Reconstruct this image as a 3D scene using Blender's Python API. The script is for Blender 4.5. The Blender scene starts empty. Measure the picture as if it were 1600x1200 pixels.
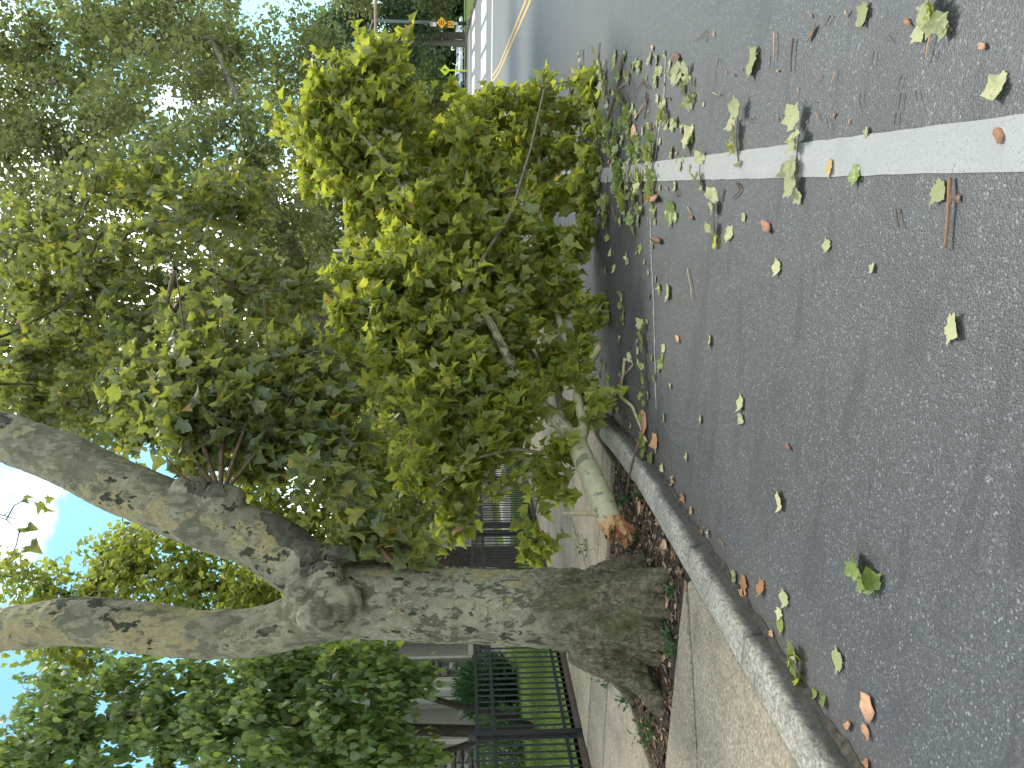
import bpy, bmesh, math, random
import numpy as np
from mathutils import Vector, Matrix, noise as mnoise

random.seed(7)
rng = np.random.default_rng(7)
sc = bpy.context.scene
col = sc.collection

# ------------------------------------------------------------------ camera
F_PX, H_EYE, PSI, TANP = 1155.0, 1.55, math.radians(15.3), 77.0 / 1155.0
PITCH = math.atan(TANP)
CAM = np.array([0.0, 0.0, H_EYE])
R_ = np.array([math.cos(PSI), math.sin(PSI), 0.0])
F_ = np.array([-math.sin(PSI) * math.cos(PITCH), math.cos(PSI) * math.cos(PITCH), -math.sin(PITCH)])
U_ = np.cross(R_, F_)
cam_data = bpy.data.cameras.new('camera')
cam = bpy.data.objects.new('camera', cam_data)
col.objects.link(cam)
cam_data.sensor_width = 36.0
cam_data.lens = F_PX / 1600.0 * 36.0
cam_data.clip_start, cam_data.clip_end = 0.05, 2000.0
m = Matrix.Identity(4)
for i in range(3):
    m[i][0], m[i][1], m[i][2], m[i][3] = -U_[i], R_[i], -F_[i], CAM[i]
cam.matrix_world = m
sc.camera = cam

# ------------------------------------------------------------------ sky, sun, exposure
SUN_EL, SUN_AZ = math.radians(57), math.radians(14)      # azimuth from the street direction towards the right
wd = bpy.data.worlds.new('World')
sc.world = wd
wd.use_nodes = True
wn, wl = wd.node_tree.nodes, wd.node_tree.links
wn.clear()
wo = wn.new('ShaderNodeOutputWorld'); bg = wn.new('ShaderNodeBackground')
sky = wn.new('ShaderNodeTexSky'); sky.sky_type = 'NISHITA'; sky.sun_disc = False
sky.sun_elevation, sky.sun_rotation = SUN_EL, SUN_AZ
sky.air_density, sky.dust_density, sky.ozone_density = 1.0, 1.2, 1.0
tc = wn.new('ShaderNodeTexCoord'); cn = wn.new('ShaderNodeTexNoise')
cn.inputs['Scale'].default_value = 1.7; cn.inputs['Detail'].default_value = 7; cn.inputs['Roughness'].default_value = 0.55
cr = wn.new('ShaderNodeValToRGB')
cr.color_ramp.elements[0].position, cr.color_ramp.elements[1].position = 0.495, 0.60
mx = wn.new('ShaderNodeMix'); mx.data_type = 'RGBA'
mx.inputs['B'].default_value = (12.5, 12.6, 12.9, 1)
mp = wn.new('ShaderNodeMapping'); mp.inputs['Scale'].default_value = (1, 1, 1.8); mp.inputs['Location'].default_value = (8.1, 5.0, 3.0)
tint = wn.new('ShaderNodeMix'); tint.data_type = 'RGBA'; tint.blend_type = 'MULTIPLY'; tint.inputs['Factor'].default_value = 1.0; tint.inputs['B'].default_value = (0.50, 0.76, 0.69, 1)
wl.new(sky.outputs['Color'], tint.inputs['A'])
wl.new(tc.outputs['Generated'], mp.inputs['Vector']); wl.new(mp.outputs['Vector'], cn.inputs['Vector'])
wl.new(cn.outputs['Fac'], cr.inputs['Fac']); wl.new(cr.outputs['Color'], mx.inputs['Factor'])
wl.new(tint.outputs['Result'], mx.inputs['A']); wl.new(mx.outputs['Result'], bg.inputs['Color'])
wl.new(bg.outputs['Background'], wo.inputs['Surface'])
bg.inputs['Strength'].default_value = 0.15
sd = bpy.data.lights.new('sun', 'SUN'); sun = bpy.data.objects.new('sun', sd); col.objects.link(sun)
sd.energy, sd.angle, sd.color = 1.5, math.radians(14), (1.0, 0.95, 0.86)
sdir = Vector((math.sin(SUN_AZ) * math.cos(SUN_EL), math.cos(SUN_AZ) * math.cos(SUN_EL), math.sin(SUN_EL)))
sun.rotation_euler = sdir.to_track_quat('Z', 'Y').to_euler()
sc.view_settings.view_transform = 'Standard'
sc.view_settings.look = 'None'
sc.view_settings.gamma = 1.0
sc.view_settings.use_curve_mapping = False
sc.view_settings.exposure = 1.24
sc.cycles.max_bounces = 14
sc.cycles.transparent_max_bounces = 8
sc.cycles.diffuse_bounces = 7
sc.cycles.transmission_bounces = 7

# ------------------------------------------------------------------ helpers
def ray(px, py):
    return F_ + R_ * ((600.0 - py) / F_PX) + U_ * ((800.0 - px) / F_PX)
def at(px, py, D):                       # point on the ray of a photograph pixel at depth D along the view axis
    return CAM + ray(px, py) * D
def gz(y):                               # the street climbs gently beyond the stop line
    t = np.clip((np.asarray(y, float) - 34.0) / 28.0, 0, 1)
    return 1.2 * t * t * (3 - 2 * t) * 0.55 + 1.2 * t * 0.45
def atz(px, py, z=0.0):                  # point where a pixel's ray meets the height z
    d = ray(px, py)
    t = (z - CAM[2]) / d[2]
    return CAM + d * t
def project(P):
    P = np.asarray(P, float) - CAM
    c = P @ F_
    return 800 - F_PX * (P @ U_) / c, 600 - F_PX * (P @ R_) / c, c

def tag(o, label=None, cat=None, group=None, kind=None):
    if label: o['label'] = label
    if cat: o['category'] = cat
    if group: o['group'] = group
    if kind: o['kind'] = kind
    return o
def empty(name, loc, label=None, cat=None, group=None):
    o = bpy.data.objects.new(name, None); col.objects.link(o)
    o.location = tuple(loc); o.empty_display_size = 0.2
    return tag(o, label, cat, group)

class MB:
    """collects vertices and faces of one mesh"""
    def __init__(s): s.V, s.F, s.M, s.n = [], [], [], 0
    def add(s, V, F, mi=0):
        V = np.asarray(V, float).reshape(-1, 3)
        s.V.append(V); s.F += [tuple(int(i) + s.n for i in f) for f in F]; s.M += [mi] * len(F); s.n += len(V)
    def box(s, lo, hi, mi=0, rot=None, piv=None):
        (x0, y0, z0), (x1, y1, z1) = lo, hi
        V = np.array([(x0,y0,z0),(x1,y0,z0),(x1,y1,z0),(x0,y1,z0),(x0,y0,z1),(x1,y0,z1),(x1,y1,z1),(x0,y1,z1)], float)
        if rot is not None: V = (V - piv) @ np.array(rot).T + piv
        s.add(V, [(0,3,2,1),(4,5,6,7),(0,1,5,4),(1,2,6,5),(2,3,7,6),(3,0,4,7)], mi)
    def tube(s, P, r, sides=8, cap=True, mi=0, wob=0.0):
        P = np.asarray(P, float); n = len(P); r = np.broadcast_to(np.asarray(r, float), (n,))
        T = np.gradient(P, axis=0); T /= np.linalg.norm(T, axis=1)[:, None] + 1e-9
        a = np.array([0, 0, 1.0]) if abs(T[0][2]) < 0.9 else np.array([1.0, 0, 0])
        N = np.cross(T[0], a); N /= np.linalg.norm(N)
        ang = np.arange(sides) * 2 * math.pi / sides
        V = []
        for i in range(n):
            N = N - T[i] * (N @ T[i]); N /= np.linalg.norm(N) + 1e-9
            B = np.cross(T[i], N)
            rr = r[i] * (1 + (wob * rng.standard_normal(sides) if wob else 0))
            V.append(P[i] + (np.cos(ang) * rr)[:, None] * N + (np.sin(ang) * rr)[:, None] * B)
        F = []
        for i in range(n - 1):
            for k in range(sides):
                k2 = (k + 1) % sides
                F.append((i*sides+k, i*sides+k2, (i+1)*sides+k2, (i+1)*sides+k))
        if cap:
            F.append(tuple(range(sides - 1, -1, -1))); F.append(tuple((n-1)*sides + k for k in range(sides)))
        s.add(np.concatenate(V), F, mi)
    def ball(s, c, r, seg=12, rings=8, mi=0):
        r = np.broadcast_to(np.asarray(r, float), (3,)); V = []
        for i in range(1, rings):
            th = math.pi * i / rings
            for k in range(seg):
                ph = 2 * math.pi * k / seg
                V.append((math.sin(th)*math.cos(ph), math.sin(th)*math.sin(ph), math.cos(th)))
        V += [(0,0,1),(0,0,-1)]
        F = []
        for i in range(rings - 2):
            for k in range(seg):
                k2 = (k+1) % seg
                F.append((i*seg+k, (i+1)*seg+k, (i+1)*seg+k2, i*seg+k2))
        t, b = len(V)-2, len(V)-1
        for k in range(seg):
            k2 = (k+1) % seg
            F.append((t, k, k2)); F.append((b, (rings-2)*seg+k2, (rings-2)*seg+k))
        s.add(np.array(V) * r + np.asarray(c), F, mi)
    def mesh(s, name, mats, smooth=False, origin=(0,0,0)):
        me = bpy.data.meshes.new(name)
        V = (np.concatenate(s.V) if s.V else np.zeros((0,3))) - np.asarray(origin, float)
        me.from_pydata(V.tolist(), [], s.F); me.update()
        for mt in (mats if isinstance(mats, (list, tuple)) else [mats]): me.materials.append(mt)
        if len(set(s.M)) > 1: me.polygons.foreach_set('material_index', s.M)
        if smooth: me.polygons.foreach_set('use_smooth', [True] * len(me.polygons))
        return me
    def build(s, name, mats, parent=None, smooth=False, origin=None, kind=None):
        o0 = np.array(world_loc(parent)) if parent is not None else np.zeros(3)
        org = o0 if origin is None else np.asarray(origin, float)
        o = bpy.data.objects.new(name, s.mesh(name, mats, smooth, org)); col.objects.link(o)
        o.location = tuple(org - o0)
        if parent is not None: o.parent = parent
        if kind: o['kind'] = kind
        return o
def world_loc(o):
    p = Vector((0,0,0))
    while o is not None: p += o.location; o = o.parent
    return p

def soup(name, V, F, mat, smooth=False):
    """fast mesh from equal triangles: V (n,3), F (m,3)"""
    me = bpy.data.meshes.new(name)
    me.vertices.add(len(V)); me.vertices.foreach_set('co', np.asarray(V, np.float32).ravel())
    F = np.asarray(F, np.int32)
    me.loops.add(F.size); me.loops.foreach_set('vertex_index', F.ravel())
    me.polygons.add(len(F)); me.polygons.foreach_set('loop_start', np.arange(0, F.size, 3, dtype=np.int32))
    me.materials.append(mat)
    if smooth: me.polygons.foreach_set('use_smooth', [True] * len(F))
    me.update(calc_edges=True)
    return me

# ------------------------------------------------------------------ materials
class NT:
    def __init__(s, name):
        s.m = bpy.data.materials.new(name); s.m.use_nodes = True
        s.t = s.m.node_tree; s.n = s.t.nodes; s.n.clear()
        s.out = s.n.new('ShaderNodeOutputMaterial')
    def new(s, typ, **kw):
        nd = s.n.new('ShaderNode' + typ)
        for k, v in kw.items():
            if hasattr(nd, k) and k not in ('Scale',): setattr(nd, k, v)
            else: s.set(nd, k.replace('_', ' '), v)
        return nd
    def set(s, nd, sock, v):
        sk = nd.inputs[sock]
        if isinstance(v, bpy.types.NodeSocket): s.t.links.new(v, sk)
        else:
            if isinstance(v, tuple) and len(v) == 3 and sk.type == 'RGBA': v = (*v, 1)
            sk.default_value = v
    def coord(s, kind='Object', scale=(1,1,1)):
        t = s.new('TexCoord'); mpn = s.new('Mapping'); s.set(mpn, 'Vector', t.outputs[kind]); mpn.inputs['Scale'].default_value = scale
        return mpn.outputs['Vector']
    def pos(s, scale=(1,1,1)):
        t = s.new('NewGeometry'); mpn = s.new('Mapping'); s.set(mpn, 'Vector', t.outputs['Position']); mpn.inputs['Scale'].default_value = scale
        return mpn.outputs['Vector']
    def noise(s, vec, scale, detail=4, rough=0.5, dist=0.0, out='Fac'):
        nd = s.new('TexNoise'); s.set(nd, 'Vector', vec); s.set(nd, 'Scale', scale); s.set(nd, 'Detail', detail)
        s.set(nd, 'Roughness', rough); s.set(nd, 'Distortion', dist)
        return nd.outputs[out]
    def vor(s, vec, scale, feature='F1', out='Distance', rnd=1.0):
        nd = s.new('TexVoronoi'); nd.feature = feature; s.set(nd, 'Vector', vec); s.set(nd, 'Scale', scale); s.set(nd, 'Randomness', rnd)
        return nd.outputs[out]
    def ramp(s, fac, stops, interp='LINEAR'):
        nd = s.new('ValToRGB'); nd.color_ramp.interpolation = interp
        e = nd.color_ramp.elements
        while len(e) < len(stops): e.new(0.5)
        for el, (p, c) in zip(e, stops):
            el.position = p; el.color = (c, c, c, 1) if isinstance(c, (int, float)) else (*c, 1)
        s.set(nd, 'Fac', fac)
        return nd.outputs['Color']
    def mix(s, f, a, b, mode='MIX'):
        nd = s.new('Mix'); nd.data_type = 'RGBA'; nd.blend_type = mode
        s.set(nd, 'Factor', f)
        for k, v in (('A', a), ('B', b)):
            s.set(nd, k, v if isinstance(v, bpy.types.NodeSocket) else (*v, 1) if isinstance(v, tuple) else (v, v, v, 1))
        return nd.outputs['Result']
    def math(s, op, a, b=0.5):
        nd = s.new('Math'); nd.operation = op
        for i, v in ((0, a), (1, b)):
            if isinstance(v, bpy.types.NodeSocket): s.t.links.new(v, nd.inputs[i])
            else: nd.inputs[i].default_value = v
        return nd.outputs[0]
    def bump(s, h, strength=0.5, dist=0.01, nrm=None):
        nd = s.new('Bump'); s.set(nd, 'Height', h); s.set(nd, 'Strength', strength); s.set(nd, 'Distance', dist)
        if nrm is not None: s.set(nd, 'Normal', nrm)
        return nd.outputs['Normal']
    def pbr(s, colour, rough=0.6, nrm=None, metal=0.0, spec=0.5):
        p = s.new('BsdfPrincipled')
        s.set(p, 'Base Color', colour); s.set(p, 'Roughness', rough); s.set(p, 'Metallic', metal); s.set(p, 'Specular IOR Level', spec)
        if nrm is not None: s.set(p, 'Normal', nrm)
        return p
    def done(s, sh):
        s.t.links.new(sh.outputs[0], s.out.inputs['Surface']); return s.m

def simple(name, c, rough=0.6, metal=0.0, var=0.15, scale=8, spec=0.4, bump=0.0):
    t = NT(name); v = t.coord()
    n = t.noise(v, scale, 5, 0.6)
    cc = t.ramp(n, [(0.3, tuple(x*(1-var) for x in c)), (0.7, tuple(min(1, x*(1+var)) for x in c))])
    nr = t.bump(n, bump, 0.01) if bump else None
    return t.done(t.pbr(cc, rough, nr, metal, spec))

def leaf_mat(name, stops, back=(0.16,0.19,0.10), backmix=0.6, trans=(0.30,0.36,0.05), tmix=0.42, rough=0.42, spec=0.35):
    t = NT(name)
    g = t.new('NewGeometry'); oi = t.new('ObjectInfo')
    r = t.math('FRACT', t.math('ADD', g.outputs['Random Per Island'], oi.outputs['Random']))
    v = t.coord()
    fine = t.noise(v, 60, 3, 0.6)
    front = t.ramp(r, stops)
    front = t.mix(0.35, front, t.mix(fine, front, t.mix(1.0, front, (0.55,0.55,0.45), 'MULTIPLY')))
    bk = t.mix(backmix, front, back)
    cc = t.mix(g.outputs['Backfacing'], front, bk)
    p = t.pbr(cc, rough, None, 0, spec)
    tr = t.new('BsdfTranslucent'); t.set(tr, 'Color', t.mix(0.65, t.mix(1.0, front, (2.4,2.2,1.2), 'MULTIPLY'), trans))
    ms = t.new('MixShader'); ms.inputs[0].default_value = tmix
    t.t.links.new(p.outputs[0], ms.inputs[1]); t.t.links.new(tr.outputs[0], ms.inputs[2])
    return t.done(ms)

M = {}
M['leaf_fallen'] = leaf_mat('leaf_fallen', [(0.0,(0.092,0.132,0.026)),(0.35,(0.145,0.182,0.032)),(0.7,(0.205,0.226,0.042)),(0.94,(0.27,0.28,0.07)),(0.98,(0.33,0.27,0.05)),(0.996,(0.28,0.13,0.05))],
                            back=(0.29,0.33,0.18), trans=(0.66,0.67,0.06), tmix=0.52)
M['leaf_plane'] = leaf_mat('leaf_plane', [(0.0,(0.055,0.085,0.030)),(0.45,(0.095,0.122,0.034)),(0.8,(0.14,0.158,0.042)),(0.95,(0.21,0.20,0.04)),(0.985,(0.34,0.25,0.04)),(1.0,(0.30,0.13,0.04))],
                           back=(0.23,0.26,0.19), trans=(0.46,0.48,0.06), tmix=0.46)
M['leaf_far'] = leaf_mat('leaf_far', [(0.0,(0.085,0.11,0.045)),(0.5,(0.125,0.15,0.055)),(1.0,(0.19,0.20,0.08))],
                         back=(0.22,0.245,0.17), trans=(0.48,0.51,0.14), tmix=0.48)  # lighter, greyer leaf colour paints the haze over distant crowns
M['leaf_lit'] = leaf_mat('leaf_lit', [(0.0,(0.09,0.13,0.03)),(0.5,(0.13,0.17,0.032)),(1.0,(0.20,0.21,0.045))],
                         back=(0.2,0.23,0.11), trans=(0.52,0.54,0.06), tmix=0.5)  # sunlit look put into the leaf colour
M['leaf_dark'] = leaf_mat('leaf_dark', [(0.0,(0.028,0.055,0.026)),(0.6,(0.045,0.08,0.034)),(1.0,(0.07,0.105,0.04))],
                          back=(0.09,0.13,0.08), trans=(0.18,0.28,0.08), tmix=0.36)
M['leaf_droop'] = leaf_mat('leaf_droop', [(0.0,(0.065,0.11,0.035)),(0.5,(0.10,0.155,0.04)),(0.94,(0.15,0.19,0.05)),(1.0,(0.26,0.24,0.04))],
                           back=(0.18,0.22,0.12), trans=(0.36,0.48,0.07), tmix=0.42, rough=0.42, spec=0.3)
M['needle'] = leaf_mat('needle', [(0.0,(0.012,0.04,0.014)),(1.0,(0.03,0.075,0.025))], back=(0.03,0.07,0.03), trans=(0.05,0.14,0.03), tmix=0.2)
M['leaf_pale'] = leaf_mat('leaf_pale', [(0.0,(0.25,0.26,0.125)),(0.6,(0.34,0.345,0.18)),(1.0,(0.42,0.40,0.22))], back=(0.32,0.33,0.19), trans=(0.36,0.36,0.16), tmix=0.12, rough=0.65, spec=0.15)
M['leaf_fresh'] = leaf_mat('leaf_fresh', [(0.0,(0.12,0.17,0.04)),(1.0,(0.22,0.26,0.07))], back=(0.27,0.30,0.14), trans=(0.36,0.42,0.08), tmix=0.22)
M['leaf_brown'] = leaf_mat('leaf_brown', [(0.0,(0.22,0.10,0.045)),(0.4,(0.34,0.17,0.08)),(0.8,(0.42,0.25,0.12)),(1.0,(0.46,0.33,0.14))], back=(0.36,0.20,0.10), trans=(0.4,0.18,0.06), tmix=0.12, rough=0.75, spec=0.15)
def chipmat():
    t = NT('bark_chip'); v = t.coord('Object'); oi = t.new('ObjectInfo'); n = t.noise(v, 3.0, 4, 0.6)
    c = t.ramp(oi.outputs['Random'], [(0,(0.15,0.09,0.06)),(0.35,(0.33,0.17,0.095)),(0.7,(0.46,0.25,0.14)),(1,(0.50,0.31,0.19))])
    c = t.mix(1.0, c, t.ramp(n, [(0.3,0.7),(0.7,1.1)]), 'MULTIPLY')
    return t.done(t.pbr(c, 0.8, t.bump(n, 0.4, 0.02), 0, 0.15))
M['bark_chip'] = chipmat()
M['grass'] = leaf_mat('grass', [(0.0,(0.06,0.11,0.02)),(1.0,(0.12,0.18,0.03))], back=(0.08,0.13,0.03), trans=(0.2,0.32,0.04), tmix=0.35)
M['weed'] = leaf_mat('weed', [(0.0,(0.03,0.075,0.025)),(1.0,(0.06,0.12,0.04))], back=(0.06,0.1,0.05), trans=(0.12,0.25,0.05), tmix=0.3)
M['twig'] = simple('twig', (0.11,0.075,0.05), 0.8, 0, 0.35, 25, 0.2, 0.3)
M['twig_pale'] = simple('twig_pale', (0.30,0.25,0.15), 0.7, 0, 0.3, 20, 0.2, 0.3)
M['trunk_dark'] = simple('trunk_dark', (0.055,0.045,0.036), 0.9, 0, 0.35, 14, 0.15, 0.8)
M['trunk_grey'] = simple('trunk_grey', (0.16,0.145,0.115), 0.85, 0, 0.4, 5, 0.2, 0.6)
M['iron'] = simple('iron', (0.012,0.012,0.013), 0.45, 0.0, 0.3, 20, 0.5)
M['white_paint'] = simple('white_paint', (0.6,0.6,0.59), 0.6, 0, 0.05, 6)

def bark_mat(name):
    t = NT(name)
    v = t.pos((1, 1, 0.62)); vl = t.pos((1, 1, 0.8))
    def thr(f, a, w=0.008): return t.ramp(f, [(0.0,0),(max(0.0,a-w),0),(min(1.0,a+w),1)])
    big = t.noise(vl, 1.9, 2, 0.5); big2 = t.noise(t.pos((1.3,1.0,0.8)), 2.6, 2, 0.5)
    rag = t.noise(v, 11.0, 7, 0.62, 0.15); rag2 = t.noise(t.pos((1.2,1.2,0.6)), 14.0, 6, 0.58, 0.1); rag3 = t.noise(t.pos((1,1,0.5)), 33.0, 5, 0.6)
    fine = t.noise(v, 80, 5, 0.7); mid = t.noise(vl, 5, 5, 0.6)
    sep = t.new('SeparateXYZ'); t.set(sep, 'Vector', t.pos()); z = sep.outputs['Z']
    hi = t.ramp(t.math('DIVIDE', z, 5.0), [(0.42,0.0),(0.60,1.0)])          # smooth young bark on the limbs
    grey = t.mix(t.ramp(mid, [(0.35,0),(0.65,1)]), (0.175,0.163,0.116), (0.33,0.305,0.225))
    olive = t.mix(mid, (0.070,0.070,0.043), (0.14,0.13,0.083))
    cream = t.mix(rag3, (0.27,0.225,0.125), (0.44,0.37,0.215))
    c = grey
    k1 = thr(t.math('ADD', rag2, t.math('MULTIPLY', t.math('SUBTRACT', big2, 0.5), 0.55)), 0.535)     # olive flakes
    k1 = t.math('MULTIPLY', k1, t.ramp(hi, [(0,1.0),(1,0.6)]))
    c = t.mix(k1, c, olive)
    k4 = thr(t.math('ADD', rag3, t.math('MULTIPLY', t.math('SUBTRACT', big, 0.5), 0.6)), 0.57)     # small pale scabs
    c = t.mix(t.math('MULTIPLY', k4, t.ramp(hi, [(0,0.8),(1,0.0)])), c, (0.36,0.345,0.28))
    k2 = thr(t.math('ADD', t.math('MULTIPLY', rag, 0.5), t.math('ADD', t.math('MULTIPLY', big, 0.62), t.math('MULTIPLY', hi, 0.07))), 0.64)       # large cream fields
    c = t.mix(k2, c, cream)
    k2b = t.math('MULTIPLY', k2, thr(rag2, 0.55)); c = t.mix(k2b, c, grey)
    k3 = thr(t.math('ADD', rag, t.math('MULTIPLY', t.math('SUBTRACT', big2, 0.5), -0.7)), 0.655); c = t.mix(k3, c, (0.05,0.048,0.038))
    k5 = thr(t.math('ADD', t.noise(v, 7.0, 6, 0.6), t.math('MULTIPLY', t.math('SUBTRACT', big, 0.5), -0.6)), 0.67); c = t.mix(t.math('MULTIPLY', k5, 0.45), c, (0.19,0.16,0.11))
    h = t.math('ADD', t.math('MULTIPLY', k1, 0.5), t.math('MULTIPLY', k3, 0.9))
    h = t.math('SUBTRACT', h, t.math('MULTIPLY', k2, 0.6)); h = t.math('ADD', h, t.math('MULTIPLY', k4, 0.4))
    h = t.math('ADD', h, t.math('ADD', t.math('MULTIPLY', fine, 0.25), t.math('MULTIPLY', mid, 0.8)))
    c = t.mix(0.45, c, t.mix(1.0, c, t.ramp(fine, [(0.3,0.45),(0.7,1.1)]), 'MULTIPLY'))
    zz = t.math('ADD', z, t.math('MULTIPLY', t.noise(v, 3.5, 6, 0.65), 1.3))
    low = t.ramp(t.math('DIVIDE', zz, 3.0), [(0.40,1),(0.62,0)])
    rb = t.noise(t.pos((1,1,0.6)), 26, 9, 0.74, 0.4)
    roughc = t.ramp(rb, [(0.30,(0.028,0.024,0.016)),(0.43,(0.085,0.070,0.044)),(0.54,(0.17,0.142,0.092)),(0.64,(0.29,0.25,0.175)),(0.72,(0.46,0.42,0.34))])
    moss = t.ramp(t.noise(v, 5.5, 5, 0.65), [(0.50,0.0),(0.64,0.8)])
    crack = t.ramp(t.vor(t.mix(0.10, t.pos((1,1,0.6)), t.noise(v, 9, 4, 0.6, out='Color')), 15, 'DISTANCE_TO_EDGE'), [(0.0,1),(0.07,0)])
    roughc = t.mix(t.math('MULTIPLY', crack, 0.65), roughc, (0.022,0.018,0.012))
    roughc = t.mix(moss, roughc, t.mix(rb, (0.035,0.045,0.012), (0.12,0.13,0.04)))
    c = t.mix(t.math('MULTIPLY', low, 0.92), c, roughc); c = t.mix(1.0, c, (0.78,0.785,0.70), 'MULTIPLY')
    h = t.math('ADD', h, t.math('MULTIPLY', t.math('MULTIPLY', t.math('SUBTRACT', rb, t.math('MULTIPLY', crack, 0.2)), low), 5.0))
    return t.done(t.pbr(c, 0.8, t.bump(h, 0.7, 0.014), 0, 0.25))
M['bark'] = bark_mat('bark_plane')
def fresh_bark():
    t = NT('bark_fresh'); v = t.pos(); 
    n1 = t.noise(v, 9, 3, 0.55, 0.8); n2 = t.noise(v, 7.5, 7, 0.58, 0.1); fine = t.noise(v, 60, 4, 0.6)
    c = t.mix(t.ramp(n1, [(0.35,0),(0.65,1)]), (0.36,0.335,0.195), (0.29,0.275,0.165))
    c = t.mix(t.ramp(n2, [(0.0,0),(0.585,0),(0.60,1)]), c, (0.15,0.15,0.10))
    c = t.mix(0.3, c, t.mix(1.0, c, t.ramp(fine, [(0.3,0.6),(0.7,1)]), 'MULTIPLY'))
    return t.done(t.pbr(c, 0.65, t.bump(n2, 0.25, 0.006), 0, 0.3))
M['bark_fresh'] = fresh_bark()
M['limb_bark'] = simple('limb_bark', (0.17,0.15,0.105), 0.75, 0, 0.35, 12, 0.25, 0.4)
def torn():
    t = NT('torn_wood'); v = t.coord('Object', (1,1,1))
    n = t.noise(v, 14, 5, 0.7, 1.5); n2 = t.noise(v, 55, 5, 0.65, 0.5)
    c = t.ramp(n, [(0.30,(0.10,0.05,0.02)),(0.42,(0.36,0.17,0.07)),(0.6,(0.48,0.30,0.13)),(0.75,(0.54,0.42,0.23))])
    c = t.mix(0.5, c, t.mix(1.0, c, t.ramp(n2, [(0.3,0.35),(0.7,1.0)]), 'MULTIPLY'))
    return t.done(t.pbr(c, 0.8, t.bump(n2, 0.8, 0.01), 0, 0.2))
M['torn'] = torn()
M['red_wood'] = simple('red_wood', (0.45,0.19,0.10), 0.75, 0, 0.35, 25, 0.2, 0.7)
M['bark_dark'] = simple('bark_dark', (0.075,0.07,0.05), 0.9, 0, 0.45, 18, 0.2, 0.8)

def asphalt():
    t = NT('asphalt'); v = t.pos()
    cell = t.vor(v, 135, 'F1', 'Color'); d = t.vor(v, 135, 'F1', 'Distance')
    cell2 = t.vor(v, 230, 'F1', 'Color')
    sp = t.new('SeparateColor'); t.set(sp, 'Color', cell); sp2 = t.new('SeparateColor'); t.set(sp2, 'Color', cell2)
    g = t.ramp(sp.outputs[0], [(0.0,0.038),(0.45,0.050),(0.80,0.063),(0.94,0.088),(1.0,0.19)])
    g2 = t.ramp(sp2.outputs[1], [(0.0,0.66),(0.6,0.97),(0.92,1.15),(1.0,1.6)])
    c = t.mix(1.0, g, g2, 'MULTIPLY')
    c = t.mix(1.0, c, (0.92,0.92,0.945), 'MULTIPLY')
    big = t.noise(t.pos((1,0.45,1)), 0.9, 5, 0.6)
    c = t.mix(1.0, c, t.ramp(big, [(0.3,0.82),(0.7,1.12)]), 'MULTIPLY')
    st = t.noise(t.pos((0.55,1.5,1)), 1.9, 4, 0.55, 0.4)
    c = t.mix(t.ramp(st, [(0.545,0),(0.64,0.45)]), c, (0.026,0.026,0.028))
    st2 = t.noise(t.pos((0.5,2.2,1)), 3.1, 3, 0.5, 0.2)
    c = t.mix(t.ramp(st2, [(0.60,0),(0.63,0.5)]), c, (0.025,0.025,0.027))
    sep = t.new('SeparateXYZ'); t.set(sep, 'Vector', v)
    gut = t.math('ADD', sep.outputs['X'], t.math('MULTIPLY', t.noise(v, 2.2, 4, 0.6), 0.5))
    kg = t.ramp(t.math('ADD', gut, 2.6), [(0.40,0.7),(1.15,0.0)])
    c = t.mix(kg, c, (0.105,0.087,0.068))
    h = t.math('MULTIPLY', d, -1.0)
    h = t.math('ADD', h, t.math('MULTIPLY', sp.outputs[0], 0.6))
    return t.done(t.pbr(c, 0.52, t.bump(h, 0.32, 0.005), 0, 0.5))
M['asphalt'] = asphalt()
def roadpaint(name, c, wear=0.25):
    t = NT(name); v = t.pos()
    n = t.noise(v, 75, 4, 0.7); b = t.noise(v, 4, 4, 0.6); cell = t.vor(v, 140)
    k = t.ramp(t.math('ADD', n, t.math('MULTIPLY', b, 0.35)), [(0.86-wear*0.4,0),(0.98-wear*0.4,1)])
    cc = t.mix(k, c, tuple(x*0.45 for x in c))
    cc = t.mix(1.0, cc, t.ramp(b, [(0.3,0.82),(0.7,1.0)]), 'MULTIPLY')
    return t.done(t.pbr(cc, 0.6, t.bump(cell, 0.4, 0.004), 0, 0.4))
M['line_white'] = roadpaint('line_white', (0.262,0.258,0.247), 0.22)
M['line_far'] = roadpaint('line_far', (0.6,0.6,0.6), 0.05)
M['line_yellow'] = roadpaint('line_yellow', (0.55,0.32,0.06), 0.15)
def concrete(name, c, speck=0.5):
    t = NT(name); v = t.pos(); oi = t.new('ObjectInfo')
    big = t.noise(v, 2.2, 7, 0.66); fine = t.noise(v, 60, 5, 0.8); cell = t.vor(v, 80, 'F1', 'Color')
    sp = t.new('SeparateColor'); t.set(sp, 'Color', cell)
    cc = t.ramp(big, [(0.28,tuple(x*0.62 for x in c)),(0.5,c),(0.72,tuple(x*1.22 for x in c))])
    cc = t.mix(speck, cc, t.mix(1.0, cc, t.ramp(sp.outputs[0], [(0,0.25),(0.25,0.8),(0.8,1.2),(1,1.9)]), 'MULTIPLY'))
    cc = t.mix(1.0, cc, t.ramp(oi.outputs['Random'], [(0,(0.82,0.82,0.80)),(1,(1.1,1.07,1.02))]), 'MULTIPLY')
    st = t.noise(v, 9, 4, 0.65, 0.5)
    cc = t.mix(t.ramp(st, [(0.58,0),(0.72,0.6)]), cc, (0.11,0.10,0.075))
    cc = t.mix(1.0, cc, t.ramp(fine, [(0.3,0.55),(0.5,1.0),(0.7,1.25)]), 'MULTIPLY')
    return t.done(t.pbr(cc, 0.85, t.bump(t.math('ADD', fine, t.math('MULTIPLY', big, 2.0)), 0.45, 0.006), 0, 0.25))
M['concrete'] = concrete('concrete', (0.218,0.186,0.136))
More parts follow.
